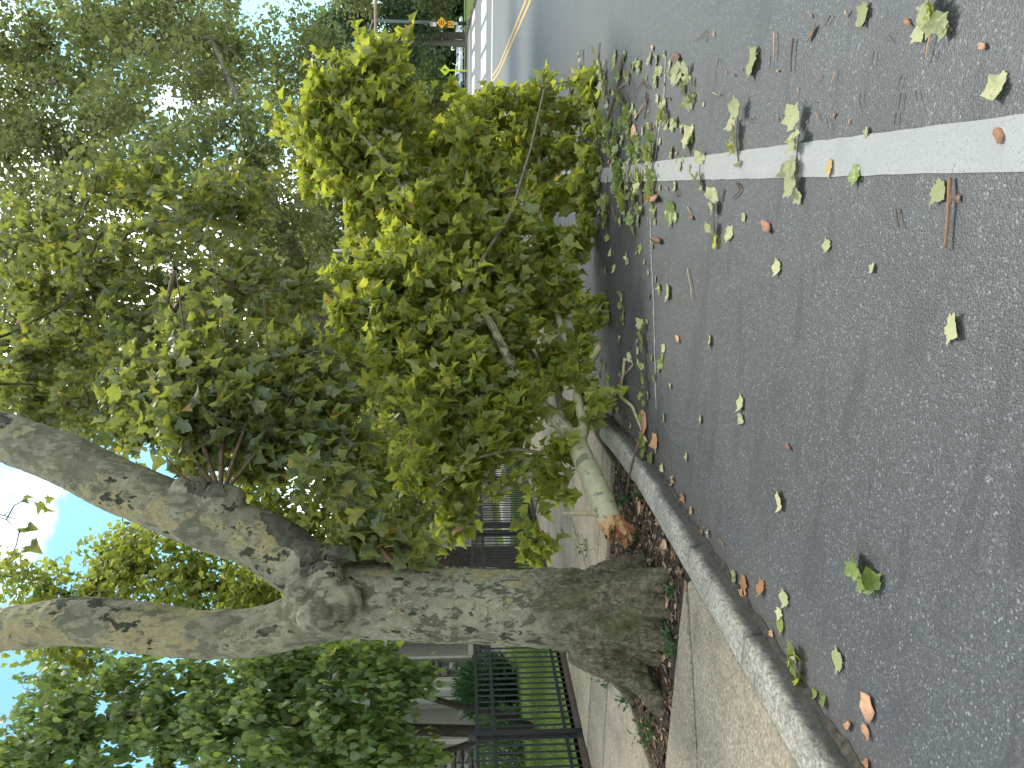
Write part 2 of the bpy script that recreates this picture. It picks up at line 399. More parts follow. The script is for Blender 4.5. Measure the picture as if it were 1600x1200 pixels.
M['concrete_pink'] = concrete('concrete_pink', (0.205,0.176,0.138))
M['concrete_path'] = concrete('concrete_path', (0.36,0.335,0.30), 0.2)
def kerbmat():
    t = NT('kerb_stone'); v = t.pos()
    g = t.new('NewGeometry'); sp = t.new('SeparateXYZ'); t.set(sp, 'Vector', g.outputs['True Normal'])
    big = t.noise(v, 5, 6, 0.65); fine = t.noise(v, 42, 7, 0.8)
    cc = t.ramp(fine, [(0.33,(0.06,0.053,0.04)),(0.46,(0.235,0.214,0.172)),(0.56,(0.37,0.342,0.285)),(0.68,(0.52,0.495,0.43))])
    cc = t.mix(1.0, cc, t.ramp(big, [(0.3,0.7),(0.7,1.15)]), 'MULTIPLY')
    ps = t.new('SeparateXYZ'); t.set(ps, 'Vector', v)
    grime_shade = t.ramp(t.math('ADD', ps.outputs['Z'], t.math('MULTIPLY', big, 0.06)), [(0.095,0.9),(0.142,0.0)])
    cc = t.mix(grime_shade, cc, (0.055,0.05,0.042))     # road dirt plus the face's shade, painted into the lower stone colour
    return t.done(t.pbr(cc, 0.88, t.bump(fine, 0.9, 0.012), 0, 0.2))
M['kerb'] = kerbmat()
def soilmat():
    t = NT('soil'); v = t.pos()
    n = t.noise(v, 28, 6, 0.7); b = t.noise(v, 4, 4, 0.6)
    c = t.ramp(n, [(0.3,(0.02,0.015,0.011)),(0.55,(0.055,0.039,0.027)),(0.75,(0.11,0.082,0.058))])
    c = t.mix(1.0, c, t.ramp(b, [(0.3,0.75),(0.7,1.15)]), 'MULTIPLY')
    return t.done(t.pbr(c, 0.95, t.bump(n, 1.0, 0.02), 0, 0.15))
M['soil'] = soilmat()
def lawnmat():
    t = NT('lawn'); v = t.pos()
    n = t.noise(v, 40, 5, 0.7); b = t.noise(v, 1.3, 4, 0.6)
    c = t.ramp(n, [(0.3,(0.045,0.075,0.016)),(0.7,(0.11,0.16,0.032))])
    c = t.mix(t.ramp(b, [(0.45,0),(0.7,0.4)]), c, (0.15,0.14,0.05))
    return t.done(t.pbr(c, 0.9, t.bump(n, 0.8, 0.03), 0, 0.15))
M['lawn'] = lawnmat()
def stonemat():
    t = NT('building_stone'); v = t.pos(); oi = t.new('ObjectInfo'); g = t.new('NewGeometry')
    r = t.math('FRACT', t.math('ADD', oi.outputs['Random'], g.outputs['Random Per Island']))
    n = t.noise(v, 11, 6, 0.65); 
    c = t.ramp(r, [(0,(0.12,0.115,0.105)),(0.5,(0.19,0.18,0.16)),(1,(0.27,0.255,0.225))])
    c = t.mix(1.0, c, t.ramp(n, [(0.3,0.6),(0.7,1.15)]), 'MULTIPLY')
    return t.done(t.pbr(c, 0.9, t.bump(n, 1.0, 0.04), 0, 0.2))
M['stone'] = stonemat()
M['mortar'] = simple('mortar', (0.19,0.18,0.16), 0.95, 0, 0.15, 12)
M['limestone'] = simple('limestone', (0.36,0.33,0.285), 0.8, 0, 0.14, 5, 0.3, 0.25)
M['panel_grey'] = simple('panel_grey', (0.10,0.105,0.10), 0.6, 0, 0.1, 4)
M['glass_dark'] = simple('glass_dark', (0.03,0.035,0.04), 0.08, 0, 0.1, 3, 0.8)

# ------------------------------------------------------------------ leaf shapes
def plane_leaf(curl=0.0, fold=0.25, droop=0.2, teeth=False, wave=0.0):
    half = [(0.05,-0.05),(0.24,-0.10),(0.34,0.00),(0.49,0.05),(0.43,0.17),(0.41,0.26),(0.53,0.40),(0.63,0.50),(0.46,0.56),(0.33,0.58),(0.26,0.71),(0.13,0.86)]
    if not teeth: half = [(0.24,-0.09),(0.49,0.05),(0.41,0.25),(0.62,0.50),(0.34,0.58),(0.20,0.80)]
    pts = [(0,0)] + half + [(0,1.0)] + [(-x, y) for x, y in half[::-1]]
    P = np.array(pts + [(0,0.3)] + ([(0,0.62)] if teeth else []), float)
    n = len(pts); c = n
    F = []
    tip = len(half) + 1
    for i in range(n):
        j = (i+1) % n
        F.append((c, i, j))
    if teeth:
        c2 = n + 1; F2 = []
        for (a, i, j) in F:
            if pts[i][1] > 0.5 and pts[j][1] > 0.5: F2.append((c2, i, j))
            else: F2.append((c, i, j))
        k = [i for i in range(n) if pts[i][1] > 0.5]
        F2.append((c, k[0], c2)); F2.append((c, c2, k[-1]))
        F = F2
    x, y = P[:,0], P[:,1]
    z = fold*np.abs(x) - droop*y*y - 0.1*fold + wave*np.sin(9*y + 4*x)*np.abs(x)
    if curl:
        a = curl*x; xx = np.where(abs(curl)>1e-6, np.sin(a)/curl, x); z = z + (1-np.cos(a))/curl*1.0
        x = xx
    V = np.stack([x, y, z], 1)
    k = len(V)
    pw = 0.018
    V = np.vstack([V, [(-pw,0.02,0),(pw,0.02,0),(0.0,-0.42,0.06)]])
    F = F + [(k, k+2, k+1)]
    return V, np.array(F)
LV_NEAR = [plane_leaf(0,0.3,0.3,True,0.1), plane_leaf(1.7,0.2,0.45,True,0.2), plane_leaf(-1.5,0.15,0.2,True,0.25), plane_leaf(0.5,0.75,0.5,True,0.1), plane_leaf(0.3,1.1,0.35,True,0.15)]
LV_MID = [plane_leaf(0,0.35,0.35), plane_leaf(1.8,0.2,0.5), plane_leaf(-1.6,0.2,0.25), plane_leaf(0.5,0.8,0.5), plane_leaf(0.3,1.1,0.3)]
LV_FAR = [(np.array([(0,-.1,0),(.5,.1,.12),(.28,.55,.02),(0,1,-.2),(-.28,.55,.02),(-.5,.1,.12)]), np.array([(0,1,2),(0,2,3),(0,3,4),(0,4,5)])),
          (np.array([(0,-.1,0),(.45,.25,-.1),(0,1,-.3),(-.45,.25,-.1),(0,.4,.1)]), np.array([(0,1,4),(1,2,4),(2,3,4),(3,0,4)]))]
def refine(T, n=1):
    V, F = T; V = [tuple(v) for v in V]; F = [tuple(f) for f in F]
    for _ in range(n):
        cache = {}; G = []
        def midp(a, b):
            k = (min(a,b), max(a,b))
            if k not in cache: cache[k] = len(V); V.append(tuple((np.array(V[a])+np.array(V[b]))/2))
            return cache[k]
        for a, b, c in F:
            x, y, z = midp(a,b), midp(b,c), midp(c,a); G += [(a,x,z),(x,b,y),(z,y,c),(x,y,z)]
        F = G
    return np.array(V), np.array(F)
def crumple(seed, roll, rolldir, amp, fold=0.15):
    """a limp leaf rolled about an axis and wrinkled"""
    V, F = refine(plane_leaf(0, fold, 0.0, True), 2); V = V.copy(); V[:,1] -= 0.35
    c, s_ = math.cos(rolldir), math.sin(rolldir); u = V[:,0]*c + V[:,1]*s_; w_ = -V[:,0]*s_ + V[:,1]*c
    R0 = 1.0/max(0.05, roll); a = u/R0*(1+0.5*w_); u2 = R0*np.sin(a); z = R0*(1-np.cos(a))*0.8 + V[:,2]
    o = seed*7.3
    z = z + amp*np.array([mnoise.noise(Vector((x*3.2+o, y*3.2, o))) + 0.5*mnoise.noise(Vector((x*8+o, y*8, o))) for x, y in zip(V[:,0], V[:,1])])
    X = u2*c - w_*s_; Y = u2*s_ + w_*c
    z -= z.min()
    return np.stack([X, Y, z], 1), F
def heart(fold, droop):
    half = [(0.16,-0.06),(0.36,0.12),(0.40,0.34),(0.27,0.64)]
    pts = [(0,0.02)] + half + [(0,1.0)] + [(-x,y) for x,y in half[::-1]]
    P = np.array(pts + [(0,0.4)], float); n = len(pts)
    F = [(n, i, (i+1) % n) for i in range(n)]
    x, y = P[:,0], P[:,1]
    return np.stack([x, y, fold*np.abs(x) - droop*y*y - 0.1*fold], 1), np.array(F)
LV_HEART = [heart(0.3,0.3), heart(0.55,0.5), heart(0.1,0.2)]

def basis(ax, nr):
    ax = ax / (np.linalg.norm(ax, axis=1)[:, None] + 1e-9)
    nr = nr - ax * np.sum(ax*nr, 1)[:, None]; nr /= np.linalg.norm(nr, axis=1)[:, None] + 1e-9
    return np.cross(ax, nr), ax, nr
def leaf_cloud(templates, C, AX, NR, S):
    """C base points, AX leaf axis, NR leaf normal, S length -> one triangle soup"""
    X, Y, Z = basis(AX, NR)
    which = rng.integers(0, len(templates), len(C)); Vs, Fs, n = [], [], 0
    for w, (TV, TF) in enumerate(templates):
        k = np.where(which == w)[0]
        if not len(k): continue
        V = C[k][:, None] + S[k][:, None, None] * (TV[None,:,0:1]*X[k][:,None] + TV[None,:,1:2]*Y[k][:,None] + TV[None,:,2:3]*Z[k][:,None])
        Fs.append((TF[None] + (np.arange(len(k))*len(TV))[:,None,None] + n).reshape(-1,3)); n += V.shape[0]*V.shape[1]
        Vs.append(V.reshape(-1,3))
    return np.concatenate(Vs), np.concatenate(Fs)

def add_leaves(root, templates, mat, C, AX, NR, S, parts=0, part_templates=None, name='leaf', floor=None):
    """the leaves that show largest become parts of their own, the rest one mass"""
    base = np.array(world_loc(root))
    keep = np.ones(len(C), bool)
    if parts:
        mid = C + AX*S[:,None]*0.4
        px, py, d = project(mid)
        inside = (px > -20) & (px < 1620) & (py > -20) & (py < 1220) & (d > 0.5)
        cell = {}
        for i in np.where(inside)[0]:
            k = (int(px[i]//14), int(py[i]//14))
            if k not in cell or d[i] < d[cell[k]]: cell[k] = i
        front = sorted(cell.values(), key=lambda i: d[i]/S[i])[:parts]
        X, Y, Z = basis(AX, NR)
        pts = part_templates or templates
        mes = [soup(name, tv, tf, mat, True) for tv, tf in pts]
        for i in front:
            keep[i] = False
            o = bpy.data.objects.new(name, mes[int(rng.integers(0, len(mes)))]); col.objects.link(o)
            mt = Matrix.Identity(4); p = C[i] - base; s = S[i]
            for a in range(3): mt[a][0], mt[a][1], mt[a][2], mt[a][3] = X[i][a]*s, Y[i][a]*s, Z[i][a]*s, p[a]
            o.parent = root; o.matrix_local = mt
    if keep.any():
        V, F = leaf_cloud(templates, C[keep]-base, AX[keep], NR[keep], S[keep])
        if floor is not None: V[:,2] = np.maximum(V[:,2], floor - base[2])
        o = bpy.data.objects.new('foliage', soup('foliage', V, F, mat)); col.objects.link(o); o.parent = root; o['kind'] = 'stuff'

# ------------------------------------------------------------------ growing trees
def resample(P, step):
    P = np.asarray(P, float); d = np.r_[0, np.cumsum(np.linalg.norm(np.diff(P[:, :3], axis=0), axis=1))]
    n = max(2, int(d[-1]/step) + 1); t = np.linspace(0, d[-1], n)
    # catmull-like smoothing through a dense linear + smooth pass
    Q = np.stack([np.interp(t, d, P[:, k]) for k in range(P.shape[1])], 1)
    for _ in range(2): Q[1:-1] = 0.25*Q[:-2] + 0.5*Q[1:-1] + 0.25*Q[2:]
    return Q
def lobe_points(lobes, n, shell=0.55):
    """points in ellipsoids (centre, radius) weighted to the outside"""
    C = np.array([l[0] for l in lobes]); Rr = np.array([np.broadcast_to(np.asarray(l[1], float), (3,)) for l in lobes])
    w = Rr.prod(1) ** (2/3); w /= w.sum()
    k = rng.choice(len(lobes), n, p=w)
    d = rng.standard_normal((n,3)); d /= np.linalg.norm(d, axis=1)[:,None]
    rad = (shell + (1-shell)*rng.random(n)) ** 1.0 * rng.random(n) ** 0.25
    return C[k] + d*Rr[k]*rad[:,None]
def grow(skel, pts, tip_r=0.004, arch=0.12, sag=0.0, floor=None):
    """skeleton polylines (x,y,z,r) plus a twig from the nearest wood to every point; returns wood paths and twigs"""
    nodes = [np.concatenate([s for s in skel])]
    allP = nodes[0][:, :3]
    d0 = np.min(np.linalg.norm(pts[:,None]-allP[None], axis=2), axis=1)
    order = np.argsort(d0)
    N = np.zeros((len(allP) + len(pts)*4, 3)); N[:len(allP)] = allP; n = len(allP)
    own = [-1]*len(allP); par_tw = []; paths = []; cnt = []
    for i in order:
        p = pts[i]; d = np.linalg.norm(N[:n]-p, axis=1); j = int(np.argmin(d)); q = N[j]; L = d[j]
        if L < 1e-3: continue
        t = np.linspace(0, 1, 5)[:, None]
        path = q + (p-q)*t + np.array([0,0,1.0])*(arch*L*np.sin(math.pi*t)) + rng.standard_normal((5,3))*0.05*L*np.sin(math.pi*t)
        if sag: path[:,2] -= sag*L*(t[:,0]**2)
        if floor is not None: path[:,2] = np.maximum(path[:,2], floor)
        par_tw.append(own[j] if own[j] >= 0 else None); cnt.append(1); me = len(paths); paths.append(path)
        k = own[j]
        while k is not None and k >= 0:
            cnt[k] += 1; k = par_tw[k]
        N[n:n+4] = path[1:]; n += 4; own += [me]*4
    rad = [tip_r*math.sqrt(c)*1.15 for c in cnt]
    return paths, rad
def wood(mb, paths, rad, sides=5, tip=0.45):
    for P, r in zip(paths, rad):
        mb.tube(P, np.linspace(r, r*tip, len(P)), sides if r > 0.012 else 4, cap=False)
def leaves_on(paths, per, size, spread=0.0, jit=0.05, hang=0.3, rnd=0.8, t0=0.35):
    C, AX, NR, S = [], [], [], []
    for P in paths:
        t = t0 + (1-t0)*rng.random(per); t[0] = 1.0
        idx = t*(len(P)-1); i0 = np.minimum(idx.astype(int), len(P)-2); f = (idx-i0)[:,None]
        base = P[i0]*(1-f) + P[i0+1]*f
        dirn = P[-1]-P[0]; dirn = dirn/(np.linalg.norm(dirn)+1e-9)
        ax = dirn*0.5 + rng.standard_normal((per,3))*rnd + np.array([0,0,-hang])
        nr = np.array([0,0,1.0]) + rng.standard_normal((per,3))*0.7*rnd
        axn = ax/(np.linalg.norm(ax,axis=1)[:,None]+1e-9)
        s = size*rng.uniform(0.5,1.25,per)
        C.append(base + rng.standard_normal((per,3))*spread + axn*(0.35*s)[:,None]); AX.append(axn); NR.append(nr); S.append(s)
    return np.concatenate(C), np.concatenate(AX), np.concatenate(NR), np.concatenate(S)

def remeshed(mb, voxel, smooth_it=6, name='trunk'):
    """one continuous skin over overlapping tubes and balls"""
    me = mb.mesh(name, [], False)
    o = bpy.data.objects.new(name, me); col.objects.link(o)
    md = o.modifiers.new('r', 'REMESH'); md.mode = 'VOXEL'; md.voxel_size = voxel
    ms = o.modifiers.new('s', 'SMOOTH'); ms.iterations = smooth_it; ms.factor = 0.5
    dg = bpy.context.evaluated_depsgraph_get(); ev = o.evaluated_get(dg)
    out = bpy.data.meshes.new_from_object(ev)
    bpy.data.objects.remove(o); bpy.data.meshes.remove(me)
    return out
def coords(me):
    a = np.empty(len(me.vertices)*3); me.vertices.foreach_get('co', a); return a.reshape(-1,3)
def normals(me):
    a = np.empty(len(me.vertices)*3); me.vertices.foreach_get('normal', a); return a.reshape(-1,3)

# ================================================================== SETTING
KX = -2.2                                   # kerb face
FX = -6.6                                   # fence line
def sheet(name, x0, x1, y0, y1, z, mat, nx=1, ny=60, kind='structure', parent=None, zf=None):
    xs = np.linspace(x0, x1, nx+1); ys = np.linspace(y0, y1, ny+1)
    V = [(x, y, z + float(gz(y)) + (zf(x, y) if zf else 0)) for y in ys for x in xs]
    F = [(j*(nx+1)+i, j*(nx+1)+i+1, (j+1)*(nx+1)+i+1, (j+1)*(nx+1)+i) for j in range(ny) for i in range(nx)]
    mb = MB(); mb.add(V, F); return mb.build(name, mat, parent, kind=kind)
sheet('ground', -300, 300, -40, 500, -0.06, M['lawn'], 4, 180)
sheet('road', -3.2, 10.6, -12, 220, 0.0, M['asphalt'], 2, 140)
sheet('side_street', -60, -3.2, 41, 56, -0.004, M['asphalt'], 2, 12)
# right hand verge and footpath beyond the crossing
sheet('verge', 10.75, 90, 50, 200, 0.10, M['lawn'], 3, 60)
sheet('footpath', 13.4, 15.6, 50, 200, 0.115, simple('path_dark', (0.10,0.10,0.105), 0.8), 1, 60)
fk = empty('far_kerb', (0,0,0)); fk['kind'] = 'structure'
for i in range(24):
    y0 = 50 + i*3; mb = MB(); z = float(gz(y0+1.5)); mb.box((10.6, y0, z-0.2), (10.78, y0+2.98, z+0.13)); mb.build('kerb_stone', M['concrete'], fk)
# lane markings
def marking(name, pts, mat, z=0.006):
    V = [(x, y, float(gz(y))+z) for x, y in pts]; mb = MB(); n = len(V)//2
    mb.add(V, [(i, i+1, n*2-2-i, n*2-1-i) for i in range(n-1)])
    return mb.build(name, mat, kind='structure')
def stripe(name, x0, x1, y0, y1, mat, n=30, jit=0.0):
    ys = np.linspace(y0, y1, n); xa = x0 + rng.uniform(-jit, jit, n); xb = x1 + rng.uniform(-jit, jit, n)
    if name == 'edge_line': sh = 0.036*np.clip((8-ys)/6, 0, 1); xa, xb = xa+sh, xb+sh
    return marking(name, [(a, y) for a, y in zip(xa, ys)] + [(b, y) for b, y in zip(xb[::-1], ys[::-1])], mat)
stripe('edge_line', 0.018, 0.170, 1.0, 37.5, M['line_white'], 400, 0.0025)
yl = lambda y: 3.95 + 0.6*max(0, (y-18))/18.0
for k, off in enumerate((0.0, 0.24)):
    ys = np.linspace(4, 38.2, 40)
    marking('centre_line', [(yl(y)+off, y) for y in ys] + [(yl(y)+off+0.11, y) for y in ys[::-1]], M['line_yellow'])
marking('stop_line', [(0.0,38.4),(10.2,38.4),(10.2,38.9),(0.0,38.9)], M['line_far'])
for i in range(9):
    for (ya, yb, wdt) in ((42.5, 46.0, 1.4), (51.5, 54.0, 1.3)):
        x = -1.6 + i*1.45
        marking('crossing_bar', [(x,ya),(x+wdt*0.8,ya),(x+wdt*0.8,yb),(x,yb)], M['line_far'])
marking('crossing_line', [(-1.5,57.5),(10.4,57.5),(10.4,58.0),(-1.5,58.0)], M['line_far'])
# pale sealed seam across the parking lane
pts = [atz(px, py) for px, py in ((1041,85),(1038,150),(1025,240),(1016,300),(1018,400),(1022,470),(1024,560),(1026,640))]
sm = resample([(p[0], p[1]) for p in pts], 0.06)
sm = sm + rng.normal(0, 0.006, sm.shape)
w = 0.010 + 0.008*rng.random(len(sm))
marking('road_seam', [(x, y-ww) for (x, y), ww in zip(sm, w)] + [(x, y+ww) for (x, y), ww in zip(sm[::-1], w[::-1])], simple('seam', (0.24,0.235,0.22), 0.8, 0, 0.5, 60), 0.004)

# kerb: rough stones, the far one turning into a driveway
kerb = empty('kerb', (KX, 4, 0)); kerb['kind'] = 'structure'
def kerb_line(y):
    return KX - (0.0 if y < 5.2 else 0.055*(y-5.2)**1.55)
def kerb_stone(y0, y1, low=False):
    n = int((y1-y0)/0.025); prof = [(0.012,-0.15),(0.010,0.0),(0.006,0.03),(0.003,0.06),(0.0,0.09),(-0.006,0.110),(-0.018,0.119),(-0.045,0.122),(-0.085,0.122),(-0.13,0.121),(-0.17,0.120),(-0.192,0.116),(-0.2,0.10),(-0.2,-0.15)]
    V = []; ys = np.linspace(y0+0.006, y1-0.006, n)
    for y in ys:
        end = min(1.0, (y-y0)/0.03, (y1-y)/0.03); end = 0.985 + 0.015*max(0, end)
        drop = 1.0 if y < 7.25 else max(0.25, 1-(y-7.25)/0.55)
        for k, (dx, dz) in enumerate(prof):
            p = Vector((y*9, dx*30, dz*30)); chip = mnoise.noise(p)*0.016 + mnoise.noise(p*3.1)*0.010
            ch = (chip + 0.012*mnoise.noise(p*7)) if 1 <= k <= 6 else chip*0.4
            V.append((kerb_line(y)+dx*1.0+ch*0.7-(0.010*max(0,mnoise.noise(Vector((y*5,3,1)))) if k in (3,4,5) else 0), y, (dz*drop if dz > 0 else dz)*end + (ch*0.6 if k > 1 else 0)))
    m_ = len(prof); F = [(i*m_+k, (i+1)*m_+k, (i+1)*m_+k+1, i*m_+k+1) for i in range(n-1) for k in range(m_-1)]
    F += [tuple(range(m_)), tuple((n-1)*m_+k for k in range(m_-1,-1,-1))]
    mb = MB(); mb.add(V, F); o = mb.build('kerb_stone', M['kerb'], kerb, smooth=True)
    return o
for a, b in ((-4,-2.2),(-2.2,-0.4),(-0.4,1.4),(1.4,3.2),(3.2,4.16),(4.16,5.9),(5.9,7.9)): kerb_stone(a, b)
for i in range(14):
    y0 = 13.0 + i*1.8; mb = MB(); mb.box((KX-0.18, y0, -0.1), (KX, y0+1.79, 0.11)); mb.build('kerb_stone', M['kerb'], kerb)
V = []; ys = np.arange(-1, 7.9, 0.05)  # kerb-foot dirt, its dark tone also painting the shadow line
for y in ys:
    w_ = 0.028 + 0.045*mnoise.noise(Vector((y*2.3,0,0))) + 0.03*mnoise.noise(Vector((y*9,0,0))); x0 = kerb_line(y)+0.004
    for k in range(4):
        V.append((x0 + w_*k/3, y, 0.004 + (0.022+0.012*mnoise.noise(Vector((y*14,k,3))))*(1-k/3)**1.5))
mb = MB(); mb.add(V, [(i*4+k, i*4+k+1, (i+1)*4+k+1, (i+1)*4+k) for i in range(len(ys)-1) for k in range(3)]); mb.build('gutter_dirt_shade', simple('gutter_soil_shade', (0.055,0.047,0.038), 0.95, 0, 0.5, 30, 0.1, 0.8), kind='structure')
# pavement: a dirt bed with each slab on it
walk = sheet('sidewalk', FX-0.5, KX-0.17, -8, 40, 0.045, M['soil'], 2, 40)
def slab(poly, z=0.10, mat='concrete', tilt=(0,0), wob=0.004):
    """polygon (x,y) with slightly worn edges and a chamfer"""
    P = np.array(poly, float); out = []
    for i in range(len(P)):
        a, b = P[i], P[(i+1) % len(P)]; n = max(1, int(np.linalg.norm(b-a)/0.12))
        for k in range(n): out.append(a + (b-a)*k/n + (rng.normal(0, wob, 2) if k else 0))
    O = np.array(out); c = O.mean(0); I = c + (O-c)*(1 - 0.012/np.maximum(0.2, np.linalg.norm(O-c, axis=1)))[:,None]
    zt = lambda q: z + (q-c) @ np.array(tilt); n = len(O)
    V = [(*p, 0.0) for p in O] + [(*p, zt(p)-0.010) for p in O] + [(*p, zt(p)) for p in I]
    F = [(i, (i+1)%n, n+(i+1)%n, n+i) for i in range(n)] + [(n+i, n+(i+1)%n, 2*n+(i+1)%n, 2*n+i) for i in range(n)] + [tuple(2*n+i for i in range(n))]
    mb = MB(); mb.add(V, F); return mb.build('paving_slab', M[mat], walk)
g = 0.012
slab([(-2.42,1.9),(-2.42,4.12),(-2.47,4.18),(-2.95,3.92),(-3.45,3.70),(-4.3,3.66),(-4.3,1.9)], 0.105)
slab([(-2.50,4.19),(-2.97,3.945),(-3.45,3.725),(-4.3,3.685),(-4.0,4.28),(-3.2,4.24)][::-1][::-1], 0.112, tilt=(0.006,0.01))
slab([(-2.42,-0.4),(-2.42,1.88),(-4.3,1.88),(-4.3,-0.4)], 0.104); slab([(-2.42,-2.8),(-2.42,-0.42),(-4.3,-0.42),(-4.3,-2.8)], 0.104)
for (a, b, mt, dz) in ((-2.8,-0.42,'concrete',0),(-0.4,1.9,'concrete',0),(1.92,4.62,'concrete',0.004),(4.64,5.55,'concrete',0.01),(5.57,6.26,'concrete_pink',0.0),(6.28,7.08,'concrete_pink',0.004),(7.11,8.85,'concrete',0.012),(8.88,10.6,'concrete_pink',0.0),(10.62,12.4,'concrete_pink',0.003),(12.42,14.2,'concrete_pink',0.0),(14.22,16,'concrete',0.0),(16.02,18,'concrete_pink',0),(18.02,20,'concrete_pink',0),(20.02,23,'concrete',0),(23.02,26,'concrete_pink',0),(26.02,29,'concrete',0)):
    xa = -4.36 if 4 < a < 6 else -4.32
    slab([(xa,a),(xa,b),(-6.35,b),(-6.35,a)], 0.10+dz, mt)
    if a > 6.2: slab([(-2.62 if a < 8 else -2.40, a+(0.42 if a < 6.5 else 0)),(-2.62-(0.1 if a > 7 else 0) if a < 8 else -2.40, b),(-4.30,b),(-4.30,a+(0.42 if a < 6.5 else 0))], 0.10+dz*0.7, 'concrete' if a < 8.8 else mt)
# tree pit: uneven earth
def pitz(x, y):
    d = math.hypot(x+3.2, y-5.05)
    return 0.055*math.exp(-((d-0.35)/0.55)**2) + 0.022*mnoise.noise(Vector((x*4,y*4,0))) + 0.01*mnoise.noise(Vector((x*13,y*13,2)))
sheet('tree_pit', -4.36, KX-0.185, 3.6, 6.75, 0.062, M['soil'], 70, 100, zf=pitz)
# lawn behind the fence
sheet('lawn', -60, FX-0.45, -8, 41, 0.10, M['lawn'], 6, 20)
sheet('forecourt', -12.3, -9.3, 20.5, 33, 0.106, M['concrete_path'], 1, 4)
n = 26000
gx = FX-0.5 - rng.random(n)**1.2*8.5; gy = 7.0 + rng.random(n)*12
gm = ~((gx < -9.3) & (gy > 20.4))
C = np.stack([gx, gy, np.full(n, 0.10)], 1)[gm]; n = len(C)
ax = np.array([0,0,1.0]) + rng.standard_normal((n,3))*0.35; nr = rng.standard_normal((n,3))
gV, gF = leaf_cloud([(np.array([(-.09,0,0),(.09,0,0),(.05,.6,.05),(0,1,.2)]), np.array([(0,1,2),(0,2,3)]))], C, ax, nr, rng.uniform(0.05,0.11,n))
tag(bpy.data.objects.new('grass', soup('grass', gV, gF, M['grass'])), 'short mown green grass behind the black iron fence', 'grass', kind='stuff')
col.objects.link(bpy.data.objects['grass'])

# ================================================================== BUILDING
bx = -15.7
bld = empty('stone_building', (bx, 20, 0), 'grey rough stone building with pale moulded pier behind the iron fence', 'building')
mb = MB(); mb.box((bx-6, 6, 0), (bx-0.14, 46, 7.6)); wall = mb.build('wall', M['mortar'], bld)
mb = MB(); mb.box((bx-0.2, 6, 0), (bx+0.06, 17.75, 0.62)); mb.box((bx-0.2, 21.4, 0), (bx+0.06, 46, 0.62)); mb.build('plinth', M['limestone'], bld)
openings = [(18.0,19.6,0,99),(19.62,20.9,0,99),(16.1,16.9,2.6,5.2),(22.0,23.0,1.35,4.2),(25.5,27,1.2,4.2),(30,31.5,1.2,4.2)]
def stone_courses(y0, y1, z0, z1, hook):
    z = z0; row = 0
    while z < z1:
        h = random.choice((0.22,0.27,0.33)); y = y0 - random.random()*0.4
        while y < y1:
            L = random.uniform(0.32, 0.75)
            a, b = y+0.012, y+L-0.012; c0, c1 = z+0.012, z+h-0.012
            if not any(a < o1 and b > o0 and c0 < o3 and c1 > o2 for o0, o1, o2, o3 in openings): hook(a, b, c0, c1)
            y += L
        z += h
def stone_shape(mb, a, b, c0, c1):
    d = random.uniform(0.0, 0.05); e = 0.025
    V = [(bx-0.16,a,c0),(bx-0.16,b,c0),(bx-0.16,b,c1),(bx-0.16,a,c1)]
    V += [(bx-0.08,a,c0),(bx-0.08,b,c0),(bx-0.08,b,c1),(bx-0.08,a,c1)]
    j = lambda: random.uniform(-0.012,0.012)
    V += [(bx-0.04+d+j(),a+e,c0+e),(bx-0.04+d+j(),b-e,c0+e),(bx-0.04+d+j(),b-e,c1-e),(bx-0.04+d+j(),a+e,c1-e),(bx+d+j(),(a+b)/2+j(),(c0+c1)/2)]
    F = [(0,1,5,4),(1,2,6,5),(2,3,7,6),(3,0,4,7),(4,5,9,8),(5,6,10,9),(6,7,11,10),(7,4,8,11),(8,9,12),(9,10,12),(10,11,12),(11,8,12)]
    mb.add(V, F)
cand = []
stone_courses(8, 44, 0.66, 7.2, lambda *a: cand.append(a))
def vis(a):
    px, py, d = project(np.array([[bx, (a[0]+a[1])/2, (a[2]+a[3])/2]])); return 600 < px[0] < 760 and 985 < py[0] < 1215
near = [a for a in cand if vis(a)][:300]; rest = [a for a in cand if a not in near]
for a in near:
    mb = MB(); stone_shape(mb, *a); mb.build('stone', M['stone'], wall)
mb = MB()
for a in rest: stone_shape(mb, *a)
mb.build('stonework', M['stone'], wall, kind='stuff')
mb = MB()   # moulded pier: clustered rounded shafts and fillets
for (y, r) in ((19.72,0.10),(20.02,0.20),(20.32,0.09),(20.52,0.15),(20.74,0.08)):
    for z0 in np.arange(0.0, 7.0, 0.95): mb.tube([(bx+0.05,y,z0),(bx+0.05,y,z0+0.935)], r, 14)
pier = mb.build('moulded_pier', M['limestone'], bld, smooth=False)
mb = MB(); mb.box((bx-0.3,19.62,0),(bx-0.02,20.9,7.5)); mb.build('pier_backing', M['limestone'], bld)
mb = MB(); mb.box((bx-0.5,18.05,0),(bx-0.35,19.6,2.9)); mb.build('recessed_panel', M['panel_grey'], bld)
mb = MB(); mb.box((bx-0.5,18.05,3.0),(bx-0.35,19.6,7.5)); mb.build('recess_wall', M['stone'], bld)
mb = MB(); mb.box((bx-0.4,17.85,0),(bx+0.08,18.04,7.5)); mb.build('door_jamb', M['limestone'], bld)
